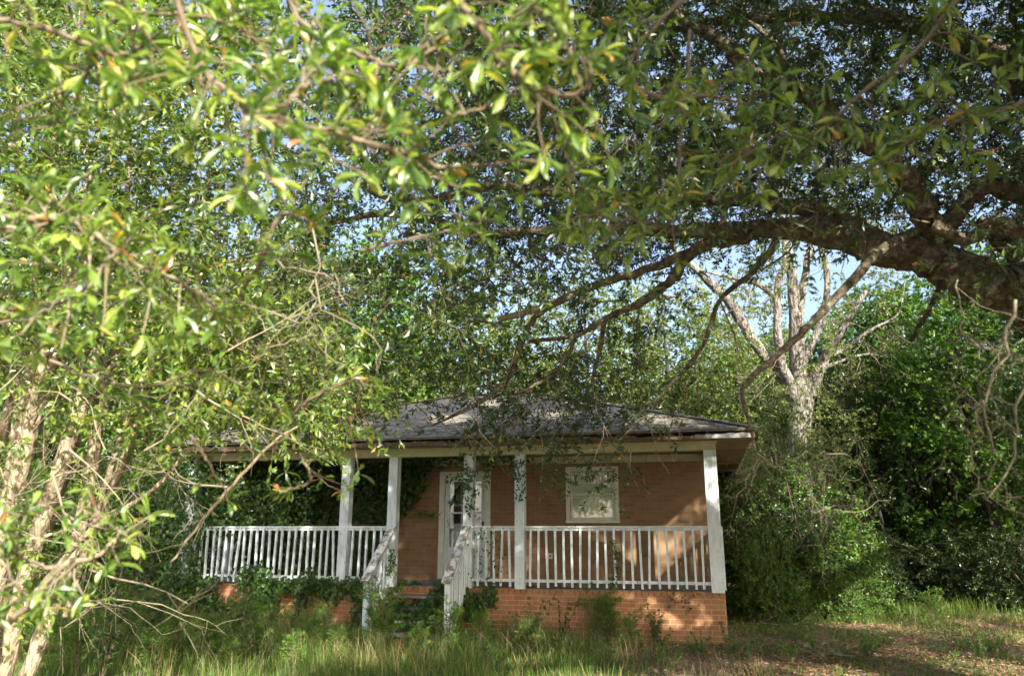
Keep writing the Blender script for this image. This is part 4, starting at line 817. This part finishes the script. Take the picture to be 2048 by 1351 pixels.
# shrubs
def proto_shrub(h, cr, leafm, ntips, seed, ll=.07, lw=.035, nst=6, bark='twig', nl=14, nt=4, low=.05, tpl='f', nr=.018):
    nodes = []; tb = Tubes()
    for i in range(nst):
        a = i*6.283/nst+rng.normal(0, .3); s = cr*random.uniform(.25, .7)
        P = smooth_line([[0, 0, -.1, nr], [math.cos(a)*s*.35, math.sin(a)*s*.35, h*.35, nr*.8], [math.cos(a)*s, math.sin(a)*s, h*.85, nr*.3]], 12); tb.add(P[:, :3], P[:, 3], 6); nodes.append(P[2:])
    Q = rng.uniform([-cr, -cr, h*low], [cr, cr, h], (ntips*12, 3)); f = Q[:, 2]/h; R = np.hypot(Q[:, 0], Q[:, 1])/(cr*np.interp(f, [0, .3, .7, 1], [.8, 1, .85, .3])); ang = np.arctan2(Q[:, 1], Q[:, 0])
    ok = (R < .78+.30*np.sin(ang*4+f*9+seed)*np.cos(f*6+ang*2+seed)+.10*rng.normal(size=len(Q))) & (np.sin(Q[:, 0]*3.7+seed)*np.sin(Q[:, 2]*3.3+Q[:, 1]*2)+rng.normal(0, .5, len(Q)) > -.3) & (rng.random(len(Q)) < .25+R)
    tips = Q[ok][:ntips]; tp = []; dr = []
    for p_, r_ in attach(np.concatenate(nodes), tips, k0=.004, k1=.006, rmax=nr*.7, seg=4): tb.add(p_, r_, 4); tp.append(p_[-1]); dr.append(p_[-1]-p_[-2]+p_[-1]*[.2, .2, 0])
    a = sprays(np.array(tp), nrm(np.array(dr)), nt, nl, .30, ll, lw, tb, droop=.1, flat=.6)
    return [('stems', tb.mesh('stems', M[bark])), ('foliage', leaves('foliage', *a, M[leafm], tpl))]
KS = {'camellia': proto_shrub(3.2, 1.35, 'dark_leaf', 430, 1.2, .07, .04, 7), 'loose': proto_shrub(3.0, 1.3, 'wood_leaf', 220, 3.3, .08, .04, 6), 'low': proto_shrub(1.7, 1.5, 'dark_leaf', 240, 5.1, .08, .045, 7),
      'pale': proto_shrub(4.4, 1.2, 'pale_leaf', 230, 2.2, .07, .026, 7, 'dead_twig', nr=.03)}
plant('loose', 1530, 14.9, .62, 'tall_shrub', 'loose young shrub standing against the right corner of the brick base', 'shrub', protos=KS)
plant('loose', 1620, 15.6, 1.1, 'tall_shrub', 'straggly shrub poking out of the top of the dense dark shrub', 'shrub', protos=KS)
plant('camellia', 1585, 15.8, .88, 'camellia_bush', 'dense dark glossy shrub beside the right corner of the brick house', 'shrub', protos=KS, zs=.9)
plant('pale', 1590, 16.6, 1.02, 'tall_shrub', 'loose yellowish shrub standing taller behind the dark shrub at the house corner', 'shrub', protos=KS)
plant('loose', 1655, 15.2, .55, 'small_shrub', 'small leafy shrub at the foot of the dense dark shrub', 'shrub', protos=KS)
plant('camellia', 1690, 17.0, .85, 'camellia_bush', 'smaller rounded shrub right of the dense one, before the grey trunk', 'shrub', protos=KS, zs=.8)
plant('loose', 1495, 18.5, 1.15, 'tall_shrub', 'leafy shrub directly behind the right edge of the house', 'shrub', protos=KS)
for px, d, s, k, lb in [(1790, 20.5, 1.0, 'low', 'low shrub at the wood edge just right of the dark shrub'), (1880, 19, 1.0, 'low', 'shaded low shrub under the paired trunks'), (1975, 17.6, 1.0, 'low', 'leafy green low shrub at the wood edge right of the thick trunk'), (2060, 16.5, .95, 'low', 'green low shrub cut by the right edge of the view'),
     (1930, 21.5, 1.25, 'loose', 'sprawling understorey bush between the dark trunks'), (1820, 22.5, 1.2, 'loose', 'understorey bush deep behind the thin sapling'), (2030, 21, 1.25, 'loose', 'understorey bush behind the right edge shrub'),
     (300, 16.5, 1.15, 'loose', 'dark leafy shrub left of the porch'), (190, 18, 1.2, 'camellia', 'dense dark shrub behind the left yard'), (60, 16, 1.0, 'loose', 'loose shrub behind the leftmost myrtle stems'), (345, 19, 1.3, 'camellia', 'tall dark shrub right behind the left end of the porch')]:
    plant(k, px, d, s, 'understorey_shrub', lb, 'shrub', protos=KS)
# far wood that closes the horizon, one mass
nf = 42000; a = rng.uniform(-1.35, 1.0, nf); dd = rng.uniform(38, 62, nf); top = 9.5+2.2*np.sin(a*9)+1.6*np.sin(a*23+1)
hz = rng.random(nf)**.9*top; X = np.sin(a)*dd; Y_ = -12+np.cos(a)*dd
P = np.stack([X, Y_, hz], 1)+np.repeat(rng.normal(0, 1.0, (nf//30, 3)), 30, 0)*[1, 1, .7]; P[:, 2] = np.abs(P[:, 2])
link('far_wood', leaves('far_wood', P, rnd3(nf), nrm(rnd3(nf)+[0, -.3, .4]), .55*(.5+rng.random(nf)), .36*(.5+rng.random(nf)), M['dark_leaf'], 'f'), None, kind='stuff', label='far wood that closes off the back of the yard', category='woods')

# ------------------------------------------------------------------ ivy and creepers on the house
def ivy(label, pts, ll=.075, spread=.05, group=None, stems=(), face=(0, -1, .3), m='ivy_leaf', name='ivy', cat='ivy'):
    """pts: (n,3) leaf places; stems: polylines"""
    pts = np.asarray(pts); n = len(pts); root = thing(name, label, cat, tuple(pts.mean(0)*[1, 1, 0]+[0, 0, pts[:, 2].min()]), group)
    P = pts+rng.normal(0, spread, (n, 3)); Nn = nrm(rnd3(n)*.75+np.array(face)); D = nrm(rnd3(n)*.7+[0, -.2, -.8])
    link('foliage', leaves('foliage', P, D, Nn, ll*(.5+.8*rng.random(n)), ll*.85*(.5+.8*rng.random(n)), M[m], 'i'), root, kind='stuff')
    if len(stems):
        tb = Tubes()
        for s_ in stems: s_ = smooth_line([[*q, .005] for q in s_], 18); s_[:, :3] += rng.normal(0, .012, (18, 3)); tb.add(s_[:, :3], s_[:, 3]*np.linspace(1.2, .5, 18), 4)
        link('stem', tb.mesh('stem', M['twig']), root)
    return root
def clump(n, lo, hi, thr=-.3, f=3.0, ph=0.0):
    P = rng.uniform(lo, hi, (n*4, 3)); v = np.sin(P[:, 0]*f+ph+np.sin(P[:, 2]*f*.9)*1.3)*np.sin(P[:, 2]*f*1.2+ph*2+P[:, 0])+rng.normal(0, .25, len(P)); return P[v > thr][:n]
x3, x4, x5 = PX[3], PX[4], PX[5]
# mass over the wall behind the left bay
w1 = clump(9500, [x5-.1, D-.32, F+.0], [x4+.05, D-.02, F+2.35], -.75, 2.2)
ivy('thick dark ivy smothering the wall behind the left bay of the porch', w1, .085, .05)
w2 = clump(2600, [x4, D-.3, F+.55], [-5.42, D-.02, F+2.38], -.6, 2.6, 1.0); cut = w2[:, 2] > F+.75+1.45*np.clip((w2[:, 0]+6.35)/.95, -.1, 1)+.12*np.sin(w2[:, 0]*9)
ivy('dark ivy hanging down the wall left of the front door', w2[cut], .08, .04, stems=[[(x3-.4, D-.05, F+2.2), (x3-.5, D-.05, F+1.7), (x3-.3, D-.06, F+1.4), (x3-.1, D-.2, F+1.27)]])
w3 = clump(420, [x3-.1, .3, F+2.2], [PX[2]+1.1, D-.1, F+2.36], -.35, 3); ivy('ivy trailing under the porch ceiling above the front door', w3, .075, .05, face=(0, -.3, -.8))
tl = np.array([x3-.02, D-.12, F+1.27])+rng.normal(0, 1, (60, 3))*[.13, .05, .035]; ivy('bright sprig of ivy reaching over the bricks left of the door', tl, .06, .0, m='fennel', stems=[[(x3-.4, D-.1, F+1.5), (x3-.2, D-.1, F+1.33), (x3+.1, D-.15, F+1.25)]])
# corner column and hanging strands
cpts = np.concatenate([clump(4200, [x5-.35, -.35, F-.1], [x5+.40, .5, F+2.3], -.7, 3.2), clump(900, [x5+.2, -.1, F+.8], [x5+1.0, .6, F+1.9], -.1, 3.6, 2)])
ivy('ivy column wrapping the left corner post of the porch', cpts, .075, .05, stems=[[(x5, -.15, F-.6), (x5+.1, -.2, F+.6), (x5-.05, -.2, F+1.6), (x5+.2, -.1, F+2.3)], [(x5+.8, .1, F+2.2), (x5+1.1, .0, F+1.7), (x5+1.6, -.05, F+1.1)]])
for xx, y0, z0, z1, wd, lb in [(x4-1.0, .25, F+.3, F+2.25, .10, 'narrow strand of ivy hanging in the middle of the left bay'), (x4-1.65, .35, F+.95, F+2.1, .24, 'bushy hang of ivy inside the left bay nearer the corner'), (x4-2.3, .3, F+.9, F+1.8, .3, 'ivy tangle behind the rail near the left corner')]:
    z = rng.uniform(z0, z1, int(420*wd/.1*.6)); ivy(lb, np.stack([xx+.06*np.sin(z*4)+rng.normal(0, wd, len(z)), y0+rng.normal(0, .06, len(z)), z], 1), .07, .02, stems=[[(xx, y0, z1), (xx+.05, y0, (z0+z1)/2), (xx, y0, z0)]])
# over the left foundation
b1 = clump(5200, [x5-.25, -.22, .05], [x3-.35, -.03, F+.10], -.1, 3.3, .4); kx = b1[:, 0]; hgt = F-.42-.36*np.sin(kx*2.1+.6)*np.sin(kx*5.1); hold = ((kx > -7.65) & (kx < -7.25)) | ((kx > -6.45) & (kx < -6.15)); b1 = b1[(b1[:, 2] > np.where(hold, F-.10, hgt-.35))]
ivy('ivy spilling over the brick base below the left railing', b1, .075, .045)
b1 = clump(700, [-8.4, -.30, F-.1], [-6.9, -.04, F+.30], -.2, 3.3, .9); ivy('mound of ivy pushing through the bottom of the left railing', b1, .07, .04)
# steps
s1 = clump(11000, [x3+.15, -.9, F-.66], [PX[2]-.1, .5, F+.05], -.2, 3.6); s1 = s1[(s1[:, 2] < F+.06+s1[:, 1]*.62+.06) & (s1[:, 2] > F-.04+np.minimum(s1[:, 1], 0)*.66-.16)]
ivy('ivy spread over the top of the wooden steps', s1, .085, .04, face=(0, -.5, .8))
s1 = clump(420, [PX[2]+.02, -.25, F-.5], [PX[2]+.5, -.05, F+.05], -.2, 5); ivy('ivy clump on the brick base right of the stair', s1, .07, .03)
# creeper on posts and balusters
def climber(x, y, z0, z1, n, lb, wd=.06, ll=.055):
    z = z0+(z1-z0)*rng.random(n)**.8; ivy(lb, np.stack([x+.05*np.sin(z*6)+rng.normal(0, wd, n), y-.03+rng.normal(0, .03, n), z], 1), ll, .01, stems=[[(x+.03*k, y, z0+(z1-z0)*k/5) for k in range(6)]], name='creeper', cat='creeper')
climber(PX[2]+.03, -.13, F+1.1, F+2.25, 110, 'creeper climbing the porch post in front of the door', .07)
climber(PX[2]-.16, -.1, F+1.35, F+1.95, 90, 'bushy creeper hanging left of the door post', .09)
climber(PX[1], -.13, F+1.4, F+2.2, 70, 'sparse creeper near the top of the post right of the door', .07)
climber(-1.62, -.10, F-.05, F+.80, 110, 'creeper wound round one baluster of the right railing', .035, .05)
climber(PX[2]+.35, -.10, F+.0, F+1.0, 90, 'thin creeper on the short railing right of the stair', .16, .05)
climber(PX[3]+.02, -.14, F+.2, F+.62, 60, 'sunlit creeper at the foot of the post left of the stair', .03, .05)
climber(-.5, -.06, F-.35, F+.1, 40, 'dry creeper stems at the right corner of the brick base', .12, .04)

# ------------------------------------------------------------------ yard: feathery weeds, seedlings, grass, litter
def feathery(h, cr, n, seed, m='fennel', nst=5, up=.5):
    tb = Tubes(); P_ = []; D_ = []
    for i in range(nst):
        a = rng.uniform(0, 6.28); s = cr*random.uniform(.05, .5); P = smooth_line([[0, 0, 0, .006], [math.cos(a)*s*.4, math.sin(a)*s*.4, h*.5, .005], [math.cos(a)*s, math.sin(a)*s, h*random.uniform(.7, 1), .002]], 12); tb.add(P[:, :3], P[:, 3], 4)
        for k in range(n//nst//14):
            q = int(rng.integers(2, 12)); b = P[q, :3]; d = nrm(rnd3(1)[0]*[1, 1, .5]+[0, 0, up]); ln = cr*random.uniform(.3, .6)*(1.15-q/14); u = np.linspace(.1, 1, 14)
            tb.add(np.array([b, b+d*ln*.5, b+d*ln]), np.array([.002, .0015, .001]), 3)
            P_.append(b+d*u[:, None]*ln); D_.append(nrm(d+rnd3(14)*.8))
    P_ = np.concatenate(P_); D_ = np.concatenate(D_); k = len(P_)
    return [('stems', tb.mesh('stems', M['twig'])), ('foliage', leaves('foliage', P_, D_, nrm(rnd3(k)+[0, -.2, .5]), .05*(.5+rng.random(k)), .009*(.6+.8*rng.random(k)), M[m], 'f'))]
def weed(h, cr, n, m='wood_leaf', ll=.05, lw=.025, nst=5):
    tb = Tubes(); P_ = []; D_ = []
    for i in range(nst):
        a = rng.uniform(0, 6.28); s = cr*random.uniform(.3, 1); hh = h*random.uniform(.6, 1); P = smooth_line([[0, 0, 0, .005], [math.cos(a)*s*.4, math.sin(a)*s*.4, hh*.5, .004], [math.cos(a)*s, math.sin(a)*s, hh, .002]], 10); tb.add(P[:, :3], P[:, 3], 4)
        k = n//nst; q = rng.integers(2, 10, k); P_.append(P[q, :3]+rng.normal(0, .012, (k, 3))); D_.append(nrm(rnd3(k)*[1, 1, .5]+[0, 0, .15]))
    P_ = np.concatenate(P_); D_ = np.concatenate(D_); k = len(P_)
    return [('stems', tb.mesh('stems', M['twig'])), ('foliage', leaves('foliage', P_, D_, nrm(rnd3(k)*.5+[0, 0, 1]), ll*(.6+.8*rng.random(k)), lw*(.6+.8*rng.random(k)), M[m], 'i'))]
KW = {'f1': feathery(.75, .5, 1200, 1, nst=7), 'f2': feathery(.55, .42, 1000, 2, nst=6), 'f3': feathery(.95, .55, 1300, 3, nst=7), 'ced': feathery(.85, .5, 2100, 4, nst=8, up=.2), 'w1': weed(.45, .28, 150), 'w2': weed(.30, .22, 120, 'fennel', .045, .03), 'sap': weed(1.7, .55, 620, 'dark_leaf', .085, .035, 8), 'vin': weed(.75, .5, 260, 'ivy_leaf', .05, .03, 6)}
def wplace(kind, x, y, s, name, label, cat='weed', group=None):
    e = thing(name, label, cat, (x, y, gz(x, y)), group); e.rotation_euler = (0, 0, random.uniform(0, 6.28)); e.scale = (s, s, s)
    for nm, me_ in KW[kind]:
        o = bpy.data.objects.new(nm, me_); C.objects.link(o); o.parent = e
        if nm == 'foliage': o['kind'] = 'stuff'
def px2(px, d): g = gp(px, d); return g[0], g[1]
for kind, px, d, s, name, lb, cat in [
 ('ced', 1215, 12.2, 1.0, 'cedar_seedling', 'feathery dark cedar seedling against the middle of the brick base', 'seedling'),
 ('vin', 1300, 12.3, 1.0, 'climbing_weed', 'leafy stems leaning on the brick base right of the cedar seedling', 'weed'),
 ('vin', 1120, 12.35, .9, 'climbing_weed', 'thin leafy weed on the brick base right of the stair', 'weed'),
 ('f3', 1185, 12.25, .95, 'dog_fennel', 'tall feathery weed growing up into the right railing', 'weed'),
 ('f2', 1255, 11.4, .95, 'dog_fennel', 'bright feathery weed in front of the right brick base', 'weed'),
 ('f2', 1060, 11.6, 1.0, 'dog_fennel', 'feathery green clump right of the stair foot', 'weed'),
 ('f1', 965, 11.5, .9, 'dog_fennel', 'feathery weed at the foot of the right stair rail', 'weed'),
 ('sap', 240, 9.2, 1.0, 'sapling', 'dark-leaved sapling standing in the grass beside the myrtle stems', 'sapling'),
 ('sap', 330, 11.5, .85, 'sapling', 'smaller dark sapling between the myrtle and the porch', 'sapling'),
 ('f3', 110, 9.6, .95, 'dog_fennel', 'feathery weed under the crape myrtle', 'weed'), ('f1', 190, 9.6, 1.0, 'dog_fennel', 'bright feathery weed left of the dark sapling', 'weed'),
 ('f3', 375, 10.6, .95, 'dog_fennel', 'feathery weed in the left grass below the ivy corner', 'weed'), ('f2', 340, 9.9, 1.0, 'dog_fennel', 'low feathery weed at the bottom edge right of the sapling', 'weed'),
 ('f1', 440, 10.4, .9, 'dog_fennel', 'feathery weed in the middle of the left grass', 'weed'), ('f3', 500, 12.0, 1.0, 'dog_fennel', 'tall feathery weed against the left brick base', 'weed'),
 ('f1', 650, 12.2, .95, 'dog_fennel', 'feathery weed below the left bay post', 'weed'), ('f3', 770, 11.8, 1.25, 'dog_fennel', 'tall feathery weed inside the left stair rail', 'weed'),
 ('w1', 1480, 10.4, 1.0, 'broadleaf_weed', 'leafy weed before the right corner of the brick base', 'weed'), ('w1', 1440, 11.7, 1.0, 'broadleaf_weed', 'leafy weed touching the right corner of the base', 'weed'),
 ('w2', 1560, 10.6, 1.2, 'broadleaf_weed', 'bright leafy weed on the bare ground right of the house', 'weed'), ('w1', 1395, 10.7, 1.0, 'broadleaf_weed', 'leafy weed in the litter left of the corner weed', 'weed'),
 ('w1', 1930, 10.9, 1.1, 'broadleaf_weed', 'upright leafy weed at the bottom right', 'weed'), ('w2', 1700, 10.8, 1.1, 'broadleaf_weed', 'low green weed at the bottom right of centre', 'weed'), ('f2', 1845, 14.5, 1.2, 'dog_fennel', 'spiky pale weed at the wood edge on the right', 'weed'),
 ('w2', 1300, 10.5, 1.0, 'broadleaf_weed', 'small bright weed at the bottom edge below the base', 'weed'), ('w2', 1610, 11.4, 1.0, 'broadleaf_weed', 'small weed in the middle of the leaf litter', 'weed')]:
    x, y = px2(px, d); wplace(kind, x, y, s, name, lb, cat)
gk = 'low weeds scattered through the grass'
for i in range(64):
    px = random.choice([random.uniform(60, 900), random.uniform(900, 2000), random.uniform(1400, 2040)]); d = random.uniform(10.3, 12.2) if px < 1400 else random.uniform(10.5, 15.5); x, y = px2(px, d)
    wplace(random.choice(['w1', 'w2', 'w2']), x, y, random.uniform(.5, .95), 'low_weed', 'small low green weed lost among the grass and leaf litter', 'weed', gk)
for i in range(30):
    px = random.uniform(40, 930); d = random.uniform(9.9, 12.4); x, y = px2(px, d)
    if y < -.25: wplace(random.choice(['f1', 'f2', 'f2', 'f3']), x, y, random.uniform(.6, .95), 'feathery_weed', 'soft feathery green weed standing in the tall grass before the porch', 'weed', 'feathery weeds in the tall grass')
for i in range(24):
    px = random.uniform(20, 1400); d = random.uniform(9.8, 12.2); x, y = px2(px, d)
    if y < -.25: wplace(random.choice(['vin', 'w1', 'w1']), x, y, random.uniform(.7, 1.1), 'leafy_weed', 'broad-leaved weed in the tall grass before the porch', 'weed', 'leafy weeds in the tall grass')
# grass
def blades(n, x, y, h, w_, lean, lvlo, lvhi, m, name):
    b = np.stack([x, y, gz(x, y)-.01], 1); a = rng.uniform(0, 6.283, n); dv = np.stack([np.cos(a), np.sin(a), np.zeros(n)], 1); ln = lean*np.abs(rng.normal(.5, .5, n))[:, None]
    sd = np.stack([-np.sin(a+rng.normal(0, .8, n)), np.cos(a), np.zeros(n)], 1)*w_[:, None]*.5
    h_ = h[:, None]; up = np.array([0, 0, 1.])
    m1 = b+up*h_*.45+dv*h_*ln*.22; m2 = b+up*h_*.8+dv*h_*ln*.6; tp = b+up*h_*(1-.25*np.minimum(ln, 1.6))+dv*h_*ln*1.1
    V = np.stack([b-sd, b+sd, m1-sd*.9, m1+sd*.9, m2-sd*.6, m2+sd*.6, tp-sd*.06, tp+sd*.06], 1); base_ = np.array([(0, 1, 3, 2), (2, 3, 5, 4), (4, 5, 7, 6)])
    Fa = (np.arange(n)[:, None, None]*8+base_).reshape(-1, 4); lv = np.repeat(rng.uniform(lvlo, lvhi, n), 8)
    return link(name, mesh_np(name, V.reshape(-1, 3), Fa, M[m], lv), None, kind='stuff')
def field(n, x0, x1, y0, y1, dens):
    x = rng.uniform(x0, x1, n*3); y = rng.uniform(y0, y1, n*3); k = rng.random(n*3) < dens(x, y); x, y = x[k][:n], y[k][:n]; return x, y
patch = lambda x, y: .5+.5*np.sin(x*2.1+1.4*np.sin(y*1.7))*np.sin(y*2.6+x*.9)
free = lambda x, y: ~((x > XL-.02) & (x < XR+.02) & (y > -.01))
dl = lambda x, y: free(x, y)*np.where(x < -1.6, .45+.55*patch(x, y), .30*np.clip((-1.0-x)/1.5+.8, .12, 1)*patch(x, y))
x, y = field(44000, -13, 1.0, -4.4, .4, dl); h = rng.uniform(.12, .55, len(x))**1.15*(1.25-.8*patch(x*1.1, y*1.6))*np.interp(x, [-9, -3.5, -1.2, 0], [1.05, 1, .7, .4])*np.interp(y, [-4.4, -2.5, 0], [.62, .8, 1.0])
o = blades(len(x), x, y, h, rng.uniform(.004, .009, len(x)), .7, 0, .70, 'grass', 'tall_grass'); o['label'] = 'tall green grass in front of the porch'; o['category'] = 'grass'
x, y = field(3600, -12, .5, -4.4, -.05, lambda x, y: free(x, y)*np.where(np.sin(x*1.3+.8)*np.sin(y*1.9+1)+rng.normal(0, .3, len(x)) > .25, 1, .12)); h = rng.uniform(.2, .6, len(x))*np.interp(x, [-3.5, 0], [1, .5])
o = blades(len(x), x, y, h, rng.uniform(.003, .006, len(x)), 1.3, .74, 1, 'grass', 'dry_grass'); o['label'] = 'dry straw-coloured grass stalks bent among the green'; o['category'] = 'grass'
x, y = field(26000, .3, 10, -4.5, 7.5, lambda x, y: np.where(patch(x*.6+1, y*.8) > .42, .9, .14)*np.interp(y, [-4, 0, 3, 7], [.6, .7, .9, 1])); h = rng.uniform(.03, .12, len(x))*np.interp(y, [-2, 3, 6], [1, 1.4, 3.2])
o = blades(len(x), x, y, h, rng.uniform(.005, .012, len(x)), .9, .1, .78, 'grass', 'short_grass'); o['label'] = 'patchy short grass on the right side yard'; o['category'] = 'grass'
x, y = field(11000, -14, -9, -1, 9, lambda x, y: .8+0*x); h = rng.uniform(.25, .9, len(x))
o = blades(len(x), x, y, h, rng.uniform(.006, .012, len(x)), .8, .2, .8, 'grass', 'rough_grass'); o['label'] = 'rough pale grass left of the porch'; o['category'] = 'grass'
# litter
n = 22000; x = np.concatenate([rng.uniform(.2, 9, n*2//3), rng.uniform(-3.5, 9, n-n*2//3)]); y = np.concatenate([rng.uniform(-4.5, 6, n*2//3), rng.uniform(-4.5, -.1, n-n*2//3)]); k = free(x, y); x, y = x[k], y[k]; n = len(x)
o = link('leaf_litter', leaves('leaf_litter', np.stack([x, y, gz(x, y)+rng.uniform(.003, .03, n)], 1), nrm(rnd3(n)*[1, 1, .25]), nrm(rnd3(n)*.5+[0, 0, 1]), rng.uniform(.04, .09, n), rng.uniform(.012, .04, n), M['litter'], 'f'), None, kind='stuff'); o['label'] = 'brown fallen leaves and needles covering the ground right of the house'; o['category'] = 'leaf litter'
# heap of fallen dead branches on the right
for px, d, n_, lb in [(1900, 12.6, 12, 'tangled heap of pale dead branches on the right side yard'), (1560, 13.6, 8, 'scatter of fallen sticks before the dark shrub'), (1660, 10.6, 5, 'few bent dry stalks at the bottom right')]:
    g = gp(px, d); e = thing('brush_pile', lb, 'branches', tuple(g)); tb = Tubes()
    for i in range(n_): fork(g+np.array([rng.normal(0, .35), rng.normal(0, .25), random.uniform(.02, .15)]), nrm(rng.normal(0, 1, 3)*[1, .7, .22]), random.uniform(.3, .7), .008, 2, tb, grav=-.02)
    link('branches', tb.mesh('branches', M['dead_twig']), e, kind='stuff')
# roof litter
n = 1500; x = rng.uniform(XEL+1, XE-.5, n); s = rng.random(n)**1.8*sl_*.8; y = YE+s*math.cos(pit); z = ZE+s*math.sin(pit)+.03
o = link('roof_litter', leaves('roof_litter', np.stack([x, y, z], 1), nrm(rnd3(n)*[1, .6, .3]), nrm(rnd3(n)*.4+[0, -.3, 1]), rng.uniform(.04, .10, n), rng.uniform(.012, .03, n), M['litter'], 'f'), None, kind='stuff'); o['label'] = 'fallen brown leaves lying on the roof shingles'; o['category'] = 'leaf litter'
print('TRIS', sum(len(m_.polygons)*(2 if len(m_.polygons) and len(m_.polygons[0].vertices) == 4 else 1) for m_ in bpy.data.meshes))
